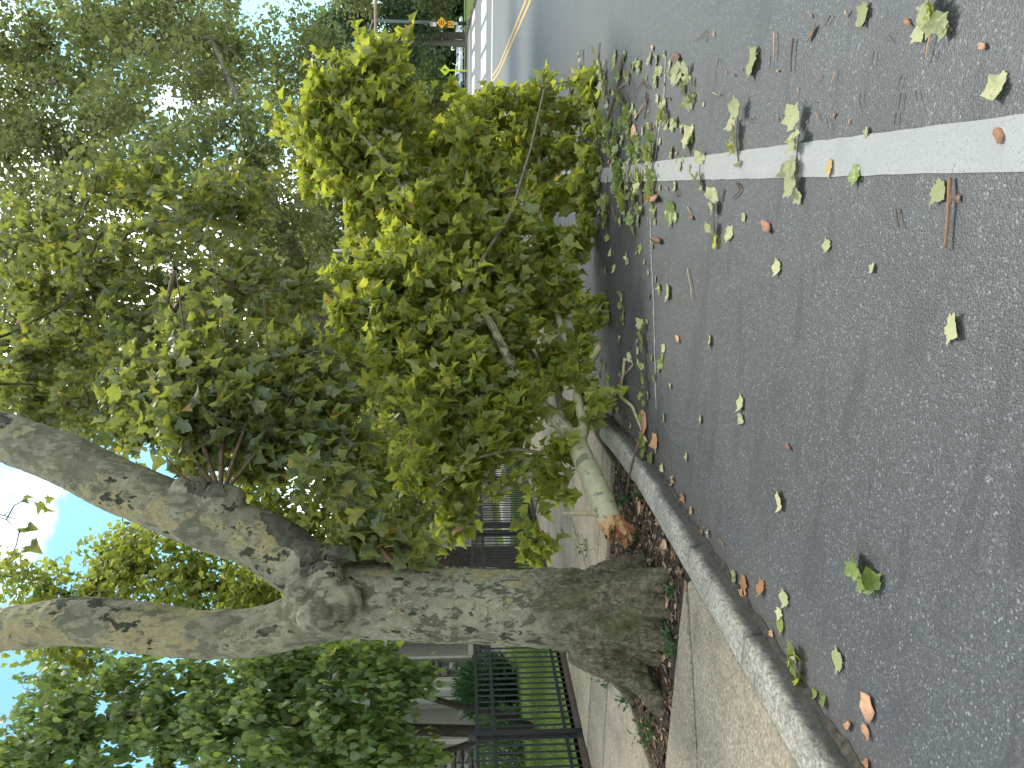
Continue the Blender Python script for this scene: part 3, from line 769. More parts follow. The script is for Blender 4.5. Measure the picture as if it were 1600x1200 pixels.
for (y0,y1,z0,z1) in openings[2:]:
    mb = MB()
    mb.box((bx-0.3,y0-0.12,z0-0.12),(bx+0.05,y0,z1+0.12)); mb.box((bx-0.3,y1,z0-0.12),(bx+0.05,y1+0.12,z1+0.12)); mb.box((bx-0.3,y0,z0-0.16),(bx+0.07,y1,z0)); mb.box((bx-0.3,y0,z1),(bx+0.05,y1,z1+0.16))
    w_ = mb.build('window', M['limestone'], bld)
    mb = MB(); mb.box((bx-0.25,y0,z0),(bx-0.2,y1,z1)); mb.build('pane', M['glass_dark'], w_)
    mb = MB()
    for k in (1,2): mb.box((bx-0.19,y0+(y1-y0)*k/3-0.02,z0),(bx-0.15,y0+(y1-y0)*k/3+0.02,z1))
    for k in range(1,4): mb.box((bx-0.188,y0,z0+(z1-z0)*k/4-0.015),(bx-0.152,y1,z0+(z1-z0)*k/4+0.015))
    mb.build('glazing_bar', M['white_paint'], w_)
# entrance steps rail in front of the wall
rl = empty('stair_railing', (bx+1.4, 22.4, 0.1), 'small black stair railing against the stone wall beside the dark shrub', 'railing')
mb = MB(); mb.box((bx+1.38,21.2,1.50),(bx+1.43,24.6,1.55)); mb.build('rail', M['iron'], rl); mb = MB(); mb.box((bx+1.38,21.2,1.0),(bx+1.43,24.6,1.03)); mb.build('rail', M['iron'], rl)
for k in range(20):
    y = 21.25 + k*0.17; mb = MB(); mb.box((bx+1.395,y,0.1),(bx+1.415,y+0.02,1.5)); mb.build('baluster', M['iron'], rl)
mb = MB(); mb.box((bx+1.37,21.14,0.1),(bx+1.44,21.2,1.66)); mb.build('post', M['iron'], rl)

# ================================================================== FENCE
fen = empty('iron_fence', (FX, 10, 0.1), 'long black iron picket fence along the back of the pavement', 'fence')
FY0, FY1, FH = 5.0, 37.0, 1.40
for z in (FH-0.03, FH-0.24, 0.27):
    mb = MB(); mb.box((FX-0.02, FY0, z-0.02), (FX+0.02, FY1, z+0.02)); mb.build('rail', M['iron'], fen)
pm = MB(); pm.box((-0.009,-0.009,0),(0.009,0.009,FH-0.165)); pme = pm.mesh('picket', M['iron'])
for k in range(278):
    o = bpy.data.objects.new('picket', pme); col.objects.link(o); o.parent = fen
    o.location = (0, FY0+0.06+k*0.115-10, 0.045-0.0); o.rotation_euler = (random.gauss(0,0.004), random.gauss(0,0.004), 0)
for y in (5.25, 7.66, 10.3, 13.08, 13.46, 15.9, 18.4, 20.9, 23.4, 25.9, 28.4, 30.9, 33.4, 36.9):
    mb = MB(); mb.box((FX-0.04,y-0.04,0.05),(FX+0.04,y+0.04,FH+0.05)); po = mb.build('post', M['iron'], fen)
    mb = MB(); mb.box((FX-0.05,y-0.05,FH+0.052),(FX+0.05,y+0.05,FH+0.08)); mb.build('cap', M['iron'], po)

# ================================================================== BIG PLANE TREE
def sk(rows, k=1.0): return [ (*at(x, y, D), k*r*D/F_PX) for x, y, D, r in rows ]
TB = np.array([-3.2, 5.05, 0.08])
tree = empty('plane_tree', TB, 'big mottled plane tree with two limbs, standing in the kerbside earth pit', 'tree')
trunk_rows = [(1060,958,5.68,92),(1030,960,5.69,88),(985,960,5.70,80),(950,958,5.71,74),(900,953,5.72,69),(850,950,5.74,65),(800,949,5.75,62),(700,946,5.75,63),(620,940,5.75,63),(560,936,5.75,66),(520,932,5.75,66)]
limb_r = [(560,936,5.75,60),(500,905,5.8,58),(450,872,5.85,58),(400,838,5.9,56),(300,808,5.95,52),(200,765,6.05,52),(100,717,6.2,50),(0,680,6.4,46),(-120,640,6.7,42),(-260,590,7.1,38),(-420,540,7.6,32),(-600,480,8.2,24)]
limb_l = [(560,945,5.72,58),(500,955,5.7,54),(450,975,5.7,46),(400,990,5.7,44),(300,992,5.7,43),(200,977,5.7,44),(130,970,5.72,43),(60,975,5.75,40),(0,984,5.8,38),(-120,1000,5.9,36),(-280,1010,6.1,32),(-480,1000,6.4,26),(-700,980,6.8,18)]
mb = MB()
SK_T = resample(sk(trunk_rows, 0.90), 0.06); SK_R = resample(sk(limb_r, 0.80), 0.08); SK_L = resample(sk(limb_l, 0.86), 0.08)
for S_ in (SK_T, SK_R, SK_L): mb.tube(S_[:,:3], S_[:,3], 28)
for (rows) in ([(900,1000,5.62,34),(940,1020,5.58,34),(975,1040,5.52,27),(1005,1068,5.44,22),(1030,1096,5.40,17),(1050,1120,5.38,9)],
               [(930,915,5.75,32),(975,893,5.78,25),(1000,880,5.82,16),(1012,868,5.85,8)],
               [(930,935,5.5,30),(1000,920,5.36,26),(1035,905,5.28,20),(1062,890,5.22,9)],
               [(940,985,5.48,30),(1010,990,5.36,26),(1045,1000,5.26,20),(1066,1010,5.2,9)],
               [(960,955,5.42,26),(1020,950,5.30,22),(1056,948,5.20,12)],
               [(960,1010,5.8,34),(975,1050,5.95,26),(985,1085,6.1,14)]):
    r_ = resample(sk(rows), 0.05); mb.tube(r_[:,:3], r_[:,3], 16)
mb.ball(at(505,962,5.44), (0.17,0.13,0.20)); mb.ball(at(512,905,5.46), (0.15,0.12,0.13)); mb.ball(at(470,925,5.5), (0.17,0.15,0.13)); mb.ball(at(540,940,5.46), (0.16,0.1,0.15))
mb.ball(at(935,1040,5.55), (0.08,0.09,0.09))
mb.ball(at(345,778,5.84), (0.12,0.12,0.20)); mb.ball(at(300,762,5.86), (0.10,0.10,0.16)); mb.ball(at(480,868,5.68), (0.10,0.10,0.16)); mb.ball(at(530,868,5.66), (0.09,0.10,0.13))
tm = remeshed(mb, 0.016, 4, 'trunk')
co, no = coords(tm), normals(tm)
px, py, dd = project(co)
disp = np.zeros(len(co))
for i, p in enumerate(co):
    v = Vector(p)
    low = min(1.0, max(0.0, (1.5-p[2])/1.2))
    d = 0.012*mnoise.noise(v*3.0) + 0.006*mnoise.noise(v*8.0)
    d += low*(0.045*mnoise.noise(Vector((p[0]*7,p[1]*7,p[2]*1.8))) + 0.022*mnoise.noise(Vector((p[0]*16,p[1]*16,p[2]*7))) + 0.014*mnoise.noise(Vector((p[0]*34,p[1]*34,p[2]*18)))) + 0.004*mnoise.noise(v*24)
    # folds ringing the burl
    rr = math.hypot(px[i]-505, (py[i]-955)*0.9)
    if rr < 95 and dd[i] < 5.8: d += 0.006*math.sin(rr*0.34 + 2.0*mnoise.noise(v*7))*math.exp(-(rr/70)**2)
    if p[2] > 2.9: d += 0.007*max(0, mnoise.noise(Vector((p[0]*3,p[1]*3,p[2]*16))))
    disp[i] = d
co2 = co + no*disp[:,None]
tm.vertices.foreach_set('co', (co2 - TB).ravel()); tm.materials.clear(); tm.materials.append(M['bark']); tm.update()
tm.polygons.foreach_set('use_smooth', [True]*len(tm.polygons))
tr = bpy.data.objects.new('trunk', tm); col.objects.link(tr); tr.parent = tree

def plates(test, mat, name, thick=0.012, seed=0):
    """loose bark: faces of the trunk lifted off as a thin curved plate"""
    fc = np.empty(len(tm.polygons)*3); tm.polygons.foreach_get('center', fc); fc = fc.reshape(-1,3) + TB
    fx, fy, fd = project(fc); fn = np.empty(len(tm.polygons)*3); tm.polygons.foreach_get('normal', fn); fn = fn.reshape(-1,3)
    vo = no
    sel = [i for i in np.where((fn @ F_ < 0.25))[0] if test(fx[i], fy[i], fc[i])]
    if not sel: return
    ids = {}; V0 = []; F = []
    edge = {}
    for i in sel:
        f = [ids.setdefault(v, len(ids)) for v in tm.polygons[i].vertices]; F.append(f)
        for a, b in zip(f, f[1:]+f[:1]): edge[(a,b)] = True
    keys = list(ids); n_ = len(keys)
    base = co2[keys]; nn = vo[keys]
    lift = np.array([thick*(0.8+0.7*mnoise.noise(Vector(p*9))) for p in base])
    top = base + nn*lift[:,None]
    FF = [tuple(v+n_ for v in f) for f in F]
    for (a,b) in edge:
        if (b,a) not in edge: FF.append((a,b,b+n_,a+n_))
    par_ = list(range(n_))
    def find(a):
        while par_[a] != a: par_[a] = par_[par_[a]]; a = par_[a]
        return a
    for f in F:
        for a in f[1:]: par_[find(a)] = find(f[0])
    groups = {}
    for f in FF: groups.setdefault(find(f[0] % n_), []).append(f)
    allv = np.vstack([base - nn*0.003, top])
    for g_ in groups.values():
        if len(g_) < 14: continue
        u_ = sorted({v for f in g_ for v in f}); mp_ = {v:k for k, v in enumerate(u_)}
        m2 = MB(); m2.add(allv[u_], [tuple(mp_[v] for v in f) for f in g_]); m2.build(name, mat, tree)
def nz(p, s, o=0): return mnoise.noise(Vector((p[0]*s+o, p[1]*s, p[2]*s)))
def inpoly(x, y, poly):
    c = False; j = len(poly)-1
    for i in range(len(poly)):
        if (poly[i][1] > y) != (poly[j][1] > y) and x < (poly[j][0]-poly[i][0])*(y-poly[i][1])/(poly[j][1]-poly[i][1]+1e-9)+poly[i][0]: c = not c
        j = i
    return c
dk = [(400,798),(420,806),(455,808),(480,830),(500,850),(505,862),(470,868),(440,852),(420,830)]
plates(lambda x, y, p: inpoly(x+8*nz(p,14), y+8*nz(p,14,5), dk), M['bark_dark'], 'bark_plate', 0.016)
plates(lambda x, y, p: inpoly(x, y, [(470,868),(500,852),(560,862),(600,872),(640,884),(600,890),(540,885),(500,890),(470,905)]) and nz(p,16) > -0.08, M['bark_dark'], 'bark_plate', 0.02)
plates(lambda x, y, p: inpoly(x, y, [(300,752),(345,756),(355,775),(320,778),(290,766)]) and nz(p,14) > -0.15, M['bark_dark'], 'bark_plate', 0.02)
plates(lambda x, y, p: 640 < x < 760 and 875 < y < 1000 and nz(p,9) > 0.30 and p[2] < 3, M['bark'], 'bark_plate', 0.008)

# sprouts and low foliage of the plane tree
def L_(rows): return [(at(x, y, D), r) for x, y, D, r in rows]
stems = [[(335,762,5.85,6),(300,715,6.0,5),(255,640,6.3,4),(215,570,6.8,3)],
         [(340,764,5.85,6),(320,705,6.0,5),(300,640,6.3,5),(290,540,6.9,4),(275,420,7.6,3)],
         [(345,766,5.85,5),(345,700,6.0,5),(360,620,6.4,4),(350,520,7.0,3),(330,380,7.8,3)],
         [(350,768,5.85,5),(368,705,6.0,4),(395,640,6.3,4),(420,560,6.9,3),(410,440,7.6,2)],
         [(352,768,5.85,4),(390,720,6.0,4),(430,670,6.3,3),(470,600,6.8,3),(500,550,7.2,2)],
         [(300,757,5.8,3),(275,740,5.7,3),(250,700,5.7,2)],
         [(620,884,5.6,7),(600,868,5.6,6),(580,840,5.7,4),(560,800,5.8,3),(520,740,6.0,3)],
         [(615,884,5.6,4),(640,850,5.7,3),(650,810,5.8,2)],
         [(-200,612,7.0,10),(-100,560,8.0,6),(20,520,9.0,4),(110,470,10,3),(150,400,10.5,1.5)],
         [(-150,640,6.8,8),(-60,600,7.8,5),(60,600,9.0,3),(120,640,9.2,1.5)],
         [(-260,600,7.2,10),(-180,700,6.6,6),(-80,780,6.2,4),(0,805,6.1,3),(30,812,6.1,2)]]
SKS = [resample(sk(r, 0.8), 0.12) for r in stems]
for q in SKS: q[:,3] *= np.linspace(1, 0.35, len(q))
lob = L_([(300,650,6.4,0.6),(250,620,6.8,0.65),(360,660,6.4,0.55),(410,620,6.8,0.6),(330,590,7.0,0.7),(470,590,7.4,0.5),(510,630,7.0,0.4),(450,690,6.4,0.4),(400,720,6.2,0.3),(500,750,6.1,0.35),(540,690,6.5,0.35),
          (580,800,5.75,0.25),(600,835,5.7,0.25),(560,845,5.8,0.2),(640,845,5.75,0.18),(300,700,6.1,0.3),(210,650,7.0,0.5),(440,560,7.6,0.5)])
hi = L_([(300,500,9.2,1.1),(370,450,9.6,1.1),(430,480,9.4,0.9),(260,400,10,1.2),(340,320,10.5,1.1),(220,500,9.8,1.1),(180,580,9.5,1.0),(150,450,10.5,1.4),(110,640,9.6,1.0),(60,560,10,1.4),(90,400,11,1.4),(40,650,9.5,0.8),(30,470,10.5,1.3),(230,300,11.5,1.2)])
hang = L_([(30,810,6.1,0.25),(60,835,6.1,0.12),(10,770,6.1,0.25),(45,850,6.1,0.1)])
P1 = np.vstack([lobe_points(lob, 330, 0.2), lobe_points(hi, 420, 0.2)])
P1 = P1[P1[:,2] > 1.2]
paths, rad = grow([s for s in SKS] + [SK_R[-40:], SK_L[-40:]], P1, 0.0035, 0.05, 0.1)
mb = MB()
for s in SKS: mb.tube(s[:,:3], s[:,3], 7, cap=False)
wood(mb, paths, rad); mb.build('twigs', M['twig'], tree, smooth=True, kind='stuff')
C, AX, NR, S = leaves_on(paths, 15, 0.112, 0.07, 0.05, 0.45, 0.7, 0.15)
hp = [np.array([at(*q) for q in r_]) for r_ in ([(-90,770,6.1),(-30,800,6.1),(10,812,6.1),(30,830,6.1),(42,852,6.1)], [(10,812,6.1),(22,790,6.1),(40,780,6.1),(55,785,6.1),(80,790,6.1)], [(30,830,6.1),(26,850,6.1),(20,865,6.1),(14,876,6.1),(8,880,6.1)])]
mb = MB()
for q in hp: mb.tube(q, np.linspace(0.006,0.002,len(q)), 5)
mb.build('twigs', M['twig'], tree, kind='stuff')
C2, AX2, NR2, S2 = leaves_on(hp, 5, 0.10, 0.02, 0.05, 0.8, 0.6, 0.3)
C, AX, NR, S = np.vstack([C,C2]), np.vstack([AX,AX2]), np.vstack([NR,NR2]), np.concatenate([S,S2])
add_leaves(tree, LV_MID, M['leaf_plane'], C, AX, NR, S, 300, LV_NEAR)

# ================================================================== FALLEN BRANCH
FBASE = atz(985, 815, 0.1)
fb = empty('fallen_branch', FBASE, 'huge broken leafy plane branch lying across the kerb and the parking lane', 'branch')
log = [(958,822,6.12,23),(945,795,6.22,25),(930,755,6.45,23),(915,725,6.75,22),(903,698,7.0,22),(897,680,7.15,20)]
limbs = {
 'a': [(903,698,7.0,19),(880,668,7.1,15),(850,635,7.15,13),(800,572,7.3,11),(765,500,7.45,10),(718,466,7.55,9),(675,395,7.7,7.5),(648,325,7.85,6),(600,250,8.0,5),(545,190,8.2,3.5),(500,130,8.4,2)],
 'b': [(903,695,7.0,16),(915,665,7.15,13),(902,625,7.3,11),(905,590,7.5,10),(885,535,7.8,9),(865,470,8.2,8),(852,400,8.7,7),(845,330,9.1,6),(842,250,9.3,4),(850,170,9.5,3)],
 'c': [(898,692,7.05,12),(870,712,7.0,9),(820,747,6.95,8),(780,770,6.95,7),(752,784,6.95,5)],
 'd': [(900,690,7.1,13),(878,650,7.4,10),(870,600,7.9,8),(800,520,8.6,6),(740,420,9.2,5),(690,300,9.6,4),(640,200,9.8,3)],
 'e': [(905,600,7.45,9),(920,570,7.5,9),(937,542,7.45,8)],
 'f': [(718,466,7.55,6),(745,420,7.6,5),(800,330,7.9,4),(830,230,8.4,3),(850,140,8.8,2)],
 'g': [(765,500,7.45,6),(720,520,7.3,5),(660,500,7.3,4),(600,470,7.4,3),(560,470,7.5,2)],
 'h': [(850,635,7.15,6),(780,650,7.0,5),(700,630,6.95,4),(640,610,7.0,3),(600,590,7.1,2)],
 'i': [(800,572,7.3,6),(740,580,7.2,5),(680,570,7.2,3),(610,540,7.3,2)],
 'j': [(870,712,7.0,5),(800,700,6.8,4),(730,720,6.6,3),(680,760,6.4,2)],
 'k': [(752,784,6.95,4),(720,800,6.8,3),(690,830,6.6,2)]}
mb = MB(); SKF = {}
lg = resample(sk(log, 0.78), 0.05); mb.tube(lg[:,:3], lg[:,3], 20)
for k, r in limbs.items():
    SKF[k] = resample(sk(r, 0.68), 0.06)
    q = SKF[k]
    big = q[:,3] > 0.042
    if big.sum() > 2: mb.tube(q[:max(3,big.sum())+1,:3], q[:max(3,big.sum())+1,3], 14)
lm = remeshed(mb, 0.010, 4, 'log'); lm.materials.clear(); lm.materials.append(M['bark_fresh'])
cl = coords(lm); nl = normals(lm)
cl += nl*np.array([0.006*mnoise.noise(Vector(p)*9)+0.004*mnoise.noise(Vector(p)*22) for p in cl])[:,None]
lm.vertices.foreach_set('co', (cl-FBASE).ravel()); lm.update(); lm.polygons.foreach_set('use_smooth', [True]*len(lm.polygons))
lo = bpy.data.objects.new('log', lm); col.objects.link(lo); lo.parent = fb
# torn end: ragged wood pulled past the bark, plus splinters
ax = lg[0,:3]-lg[4,:3]; ax /= np.linalg.norm(ax); upv = np.array([0,0,1.0]); sx = np.cross(ax, upv); sx /= np.linalg.norm(sx); uz = np.cross(sx, ax)
c0 = lg[0,:3]; r0 = lg[0,3]
mb = MB(); V = []; nseg, nr_ = 40, 9
for i in range(nr_):
    f = i/(nr_-1); rr = r0*1.10 if i == 0 else r0*1.22*(1-f)
    for k in range(nseg):
        a = 2*math.pi*k/nseg
        jag = 0.05*mnoise.noise(Vector((math.cos(a)*2.5*(1-f)+9, math.sin(a)*2.5*(1-f), f*3))) + 0.04*mnoise.noise(Vector((math.cos(a)*9*(1-f), math.sin(a)*9*(1-f), f*5)))
        hollow = -0.09*math.exp(-((f-0.75)/0.3)**2)
        ext = 0.07 + 1.5*jag + hollow + (0.10 if math.sin(a) < -0.3 else 0)*(1-f)
        if i == 0: ext = -0.04
        V.append(c0 + ax*ext + (sx*math.cos(a) + uz*math.sin(a))*rr*(1+0.12*mnoise.noise(Vector((math.cos(a)*3,math.sin(a)*3,1)))))
F = [(i*nseg+k, i*nseg+(k+1)%nseg, (i+1)*nseg+(k+1)%nseg, (i+1)*nseg+k) for i in range(nr_-1) for k in range(nseg)]
mb.add(V, F); mb.build('torn_end', M['torn'], fb)
for k in range(26):
    a = random.uniform(0, 2*math.pi); rr = r0*random.uniform(0.35,1.05); b0 = c0 + (sx*math.cos(a)+uz*math.sin(a))*rr - ax*0.02
    L = random.uniform(0.04,0.13); d = ax + rng.normal(0,0.25,3); mb = MB()
    mb.tube([b0, b0+d*L*0.5, b0+d*L], [0.011,0.008,0.001], 4); mb.build('splinter', M['torn'], fb)
# the long reddish splinter hanging down to the earth
tip = atz(990, 822, 0.10)
for (o1, o2, w0) in ((0.0,0.0,0.066),(0.055,0.05,0.05),(-0.055,-0.03,0.046),(0.02,0.10,0.032),(-0.02,0.05,0.04)):
    s0 = c0 - uz*r0*0.35 + sx*o1 + ax*0.03; e0 = tip + sx*o2 + ax*(0.02+abs(o2))
    mb = MB(); mid = (s0+e0)/2 + ax*0.05
    mb.tube([s0, mid*0.6+s0*0.4, mid, mid*0.4+e0*0.6, e0], [w0, w0*1.05, w0*0.9, w0*0.7, w0*0.25], 7, wob=0.12); mb.build('splinter', M['red_wood'] if w0 > 0.035 else M['torn'], fb)
st = resample(sk([(945,803,6.2,5),(915,802,6.2,4.5),(880,803,6.2,3)]), 0.04); mb = MB(); mb.tube(st[:,:3], st[:,3], 7); mb.build('stub', M['twig_pale'], fb, smooth=True)
e_ = SKF['e']
mb = MB()
q = e_[-1]; dn = e_[-1,:3]-e_[-3,:3]; dn /= np.linalg.norm(dn); mb.tube([q[:3]+dn*0.001, q[:3]+dn*0.02], [q[3]*0.93, q[3]*0.85], 10, wob=0.08); mb.build('torn_end', M['torn'], fb)
flob = L_([(560,110,8.3,0.55),(600,60+20,8.6,0.35),(520,150,8.3,0.55),(600,160,8.2,0.55),(480,180,8.4,0.45),(545,240,8.1,0.65),(480,250,8.4,0.45),(610,260,8.0,0.6),(680,220,8.6,0.45),(660,330,7.8,0.65),(580,330,8.1,0.5),
            (720,290,8.3,0.6),(720,390,7.8,0.7),(640,430,7.5,0.65),(570,450,7.5,0.5),(560,510,7.4,0.5),(620,540,7.2,0.6),(700,500,7.3,0.7),(780,420,7.8,0.7),(780,320,8.3,0.65),(830,220,9.2,0.55),(840,150,9.4,0.45),
            (790,200,9.3,0.5),(850,300,9.0,0.45),(860,380,8.4,0.45),(850,470,7.9,0.45),(790,520,7.5,0.6),(670,600,7.0,0.55),(620,600,7.1,0.4),(720,600,6.9,0.55),(780,620,7.0,0.5),(680,680,6.7,0.42),
            (740,690,6.7,0.45),(650,750,6.4,0.32),(720,760,6.5,0.35),(700,820,6.3,0.3),(770,690,6.8,0.4),(840,740,6.8,0.28),(860,780,6.6,0.2),(830,860,6.4,0.2),(880,170,9.4,0.3),(890,230,9.0,0.3),(880,290,8.7,0.3),
            (925,470,7.6,0.22),(925,500,7.5,0.22),(900,560,7.4,0.25),(935,620,7.1,0.2),(900,650,7.1,0.22),(870,560,7.6,0.35),(880,440,8.0,0.3),(910,360,8.3,0.25),(820,590,7.4,0.4),(770,150,9.2,0.35)])
flob = [(c + F_*0.30, r) for c, r in flob] + L_([(740,230,8.7,0.42),(735,170,8.9,0.36),(765,290,8.5,0.42),(935,640,7.0,0.16),(905,590,7.2,0.25),(870,715,6.9,0.16),(800,640,7.0,0.35),(925,150,8.75,0.28),(942,205,8.35,0.26),(928,265,8.6,0.28),(915,310,8.7,0.25)])
P2 = np.vstack([lobe_points(flob, 1480, 0.25), lobe_points([(c, r*1.35) for c, r in flob], 170, 0.8)])
P2[:,2] = np.maximum(P2[:,2], 0.06)
skl = [lg] + list(SKF.values())
paths, rad = grow(skl, P2, 0.003, 0.03, 0.0, 0.02)
mb = MB()
for k in SKF:
    q = SKF[k]; mb = MB(); mb.tube(q[:,:3], q[:,3]*0.985, 8, cap=True); mb.build('limb', M['bark_fresh'] if k in 'bce' else M['limb_bark'], fb, smooth=True)
mb = MB(); wood(mb, paths, rad); mb.build('twigs', M['twig'], fb, smooth=True, kind='stuff')
C, AX, NR, S = leaves_on(paths, 13, 0.112, 0.05, 0.05, 0.2, 0.85, 0.12)
C[:,2] = np.maximum(C[:,2], 0.05)
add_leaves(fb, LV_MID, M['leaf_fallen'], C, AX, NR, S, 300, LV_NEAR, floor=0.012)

# ================================================================== OTHER TREES
def tree_from(name, base, trunk_rows, lobes, label, cat, mat_leaf, mat_bark, npts, per, size, group=None, templates=LV_FAR, spread=0.3, parts=0, pt=None, hang=0.3, sag=0.0, rnd=0.9, shell=0.55, tip=0.006):
    root = empty(name, base, label, cat, group)
    sks = [resample(r, 0.25) for r in trunk_rows]
    P = lobe_points(lobes, npts, shell)
    paths, rad = grow(sks, P, tip, 0.06, sag)
    mb = MB()
    for s in sks: mb.tube(s[:,:3], s[:,3], 12, cap=False)
    mb.build('trunk', mat_bark, root, smooth=True)
    mb = MB(); wood(mb, paths, [min(r, 0.10) for r in rad], 5); mb.build('branches', mat_bark, root, smooth=True, kind='stuff')
    C, AX, NR, S = leaves_on(paths, per, size, spread, 0.05, hang, rnd, 0.2)
    add_leaves(root, templates, mat_leaf, C, AX, NR, S, parts, pt)
    return root
def rows(base, pts):                        # trunk from the ground through given points
    return [(*p, r) for p, r in pts]
# next street tree along the kerb, crown over the lane
a0 = np.array([-3.3, 15.0, 0.1])
t1 = [(*a0, 0.42), (-3.3,15,1.5,0.33), (-3.2,15.1,3.5,0.31), (*at(520,500,15.5),0.26), (*at(430,440,15.5),0.20), (*at(330,380,16),0.15), (*at(200,300,17),0.1), (*at(100,250,18),0.05)]
t2 = [(*at(540,500,15.4),0.2), (*at(470,420,15),0.14), (*at(420,300,16),0.12), (*at(370,150,17.5),0.08), (*at(330,60,19),0.05)]
t3 = [(*at(520,500,15.5),0.2), (*at(440,570,15),0.14), (*at(300,560,15),0.1), (*at(120,560,15),0.06)]
tree_from('street_tree', a0, [t1,t2,t3], L_([(100,520,15,1.6),(200,320,16,1.8),(60,380,17,1.9),(250,170,18,2.0),(110,200,19,2.0),(350,90,20,1.5),(300,270,15.5,1.5),(400,340,14.5,1.3),(430,460,14.5,1.2),(190,80,20,1.8),(400,210,16,1.0),(20,620,14.5,1.6),(200,480,15,1.4),(300,600,14.5,1.2),(150,640,14,1.2),(330,440,15,1.2),(20,260,18,1.8),(90,90,20,1.4),(20,60,20,1.8),(-60,180,19,2.0),(-50,420,17,1.9),(-20,560,15.5,1.5),(60,480,15.5,1.4),(-90,650,15,1.3),(150,20,21,1.6),(270,20,21,1.5)]),
          'tall street plane tree directly behind the fallen branch, its crown arching over the road', 'tree', M['leaf_far'], M['trunk_grey'], 1300, 40, 0.135, 'street trees along the kerb', LV_FAR, 0.22)
b0 = np.array([-3.3, 25.0, 0.1])
tree_from('street_tree', b0, [[(*b0,0.4),(-3.2,25,3,0.3),(*at(560,560,26),0.25),(*at(460,420,26),0.16),(*at(380,250,27),0.08)],[(*at(560,560,26),0.2),(*at(540,350,25.5),0.13),(*at(500,150,27),0.06)]],
          L_([(480,90,27,2.2),(530,220,26,2.2),(460,300,25,2.2),(570,340,25,2.0),(600,480,24,1.8),(630,620,24,1.6),(540,580,23,1.8),(400,120,27,2.2),(420,520,24,2.2),(340,640,24,2.2),(480,440,25,2.0),(620,380,26,1.5),(300,20,30,2.5)]),
          'second street tree beyond the fallen branch, half hidden by the nearer crown', 'tree', M['leaf_far'], M['trunk_grey'], 700, 40, 0.165, 'street trees along the kerb', LV_FAR, 0.32)
# sunlit tree between the two limbs
c0_ = np.array([-9.5, 17.5, 0.1])
tree_from('yard_tree', c0_, [[(*c0_,0.3),(-9.4,17.4,2.5,0.22),(*at(400,930,18),0.16),(*at(250,900,18.5),0.1),(*at(150,860,19),0.05)],[(*at(420,920,18),0.13),(*at(420,760,18),0.08),(*at(400,640,18),0.05)]],
          L_([(320,930,18,1.5),(240,890,18.5,1.5),(180,900,19,1.3),(390,960,17,1.0),(430,780,17,1.3),(400,700,18,1.3),(560,760,17,1.0),(640,800,16.5,0.9),(100,960,19,1.3),(30,940,19,1.6),(500,820,17,1.0),(120,1020,18,1.2),(210,850,20,0.8),(590,700,17,1.0),(540,850,15.5,0.9),(600,870,15,0.8),(480,870,16,0.9),(640,900,15,0.6),(440,880,17,0.9)]),
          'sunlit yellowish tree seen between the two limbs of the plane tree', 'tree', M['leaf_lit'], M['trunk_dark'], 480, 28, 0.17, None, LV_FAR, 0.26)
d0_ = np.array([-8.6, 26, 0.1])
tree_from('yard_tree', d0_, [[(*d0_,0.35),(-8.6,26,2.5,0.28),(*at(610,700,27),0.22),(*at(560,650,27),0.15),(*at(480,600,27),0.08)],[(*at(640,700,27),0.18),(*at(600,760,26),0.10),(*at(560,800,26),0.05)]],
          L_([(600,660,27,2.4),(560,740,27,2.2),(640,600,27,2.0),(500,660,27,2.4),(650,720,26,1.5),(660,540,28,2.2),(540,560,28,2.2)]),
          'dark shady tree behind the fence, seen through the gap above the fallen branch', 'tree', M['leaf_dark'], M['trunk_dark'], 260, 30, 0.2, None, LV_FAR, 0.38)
# drooping small tree behind the fence
e0_ = np.array([-10.4, 12.3, 0.1])
eb = e0_
tree_from('drooping_tree', eb, [[(*atz(838,1146,0.1),0.13),(*at(740,1142,14.4),0.11),(*at(640,1140,14),0.11),(*at(520,1135,13.5),0.09),(*at(380,1120,13.3),0.07),(*at(250,1110,13.3),0.05),(*at(120,1130,13.3),0.03)],
          [(*at(830,1136,15),0.09),(*at(775,1112,14.8),0.075),(*at(720,1105,14.4),0.065),(*at(645,1082,14),0.05),(*at(560,1050,13.5),0.03)],
          [(*at(785,1150,14.6),0.08),(*at(735,1160,14.2),0.06),(*at(680,1182,13.8),0.05),(*at(640,1170,13.5),0.05),(*at(540,1180,13),0.03)],
          [(*at(700,1180,13.9),0.04),(*at(660,1200,13.6),0.025)],
          [(*at(520,1135,13.5),0.06),(*at(400,1180,13),0.045),(*at(300,1170,13),0.03)]],
          L_([(600,1055,12.8,0.75),(575,1110,12.3,0.8),(510,1060,13,0.9),(450,1140,12.4,1.1),(400,1060,13.3,1.0),(350,1150,12.6,1.2),(280,1090,13.5,1.1),(220,1165,13,1.2),(150,1110,13.8,1.0),(95,1185,13,1.1),(60,1100,14,0.8),(600,1185,12.2,0.7),(520,1180,12.4,0.9),(640,1060,12.8,0.45),(660,1190,12.4,0.4),(440,1040,13.2,0.7),(20,1190,13,0.9),(200,1060,13.8,0.6)]),
          'multi-stemmed tree with drooping broad leaves behind the iron fence', 'tree', M['leaf_droop'], M['trunk_dark'], 620, 20, 0.15, None, LV_HEART, 0.10, 300, LV_HEART, 1.7, 0.3, 0.35, 0.5, 0.004)
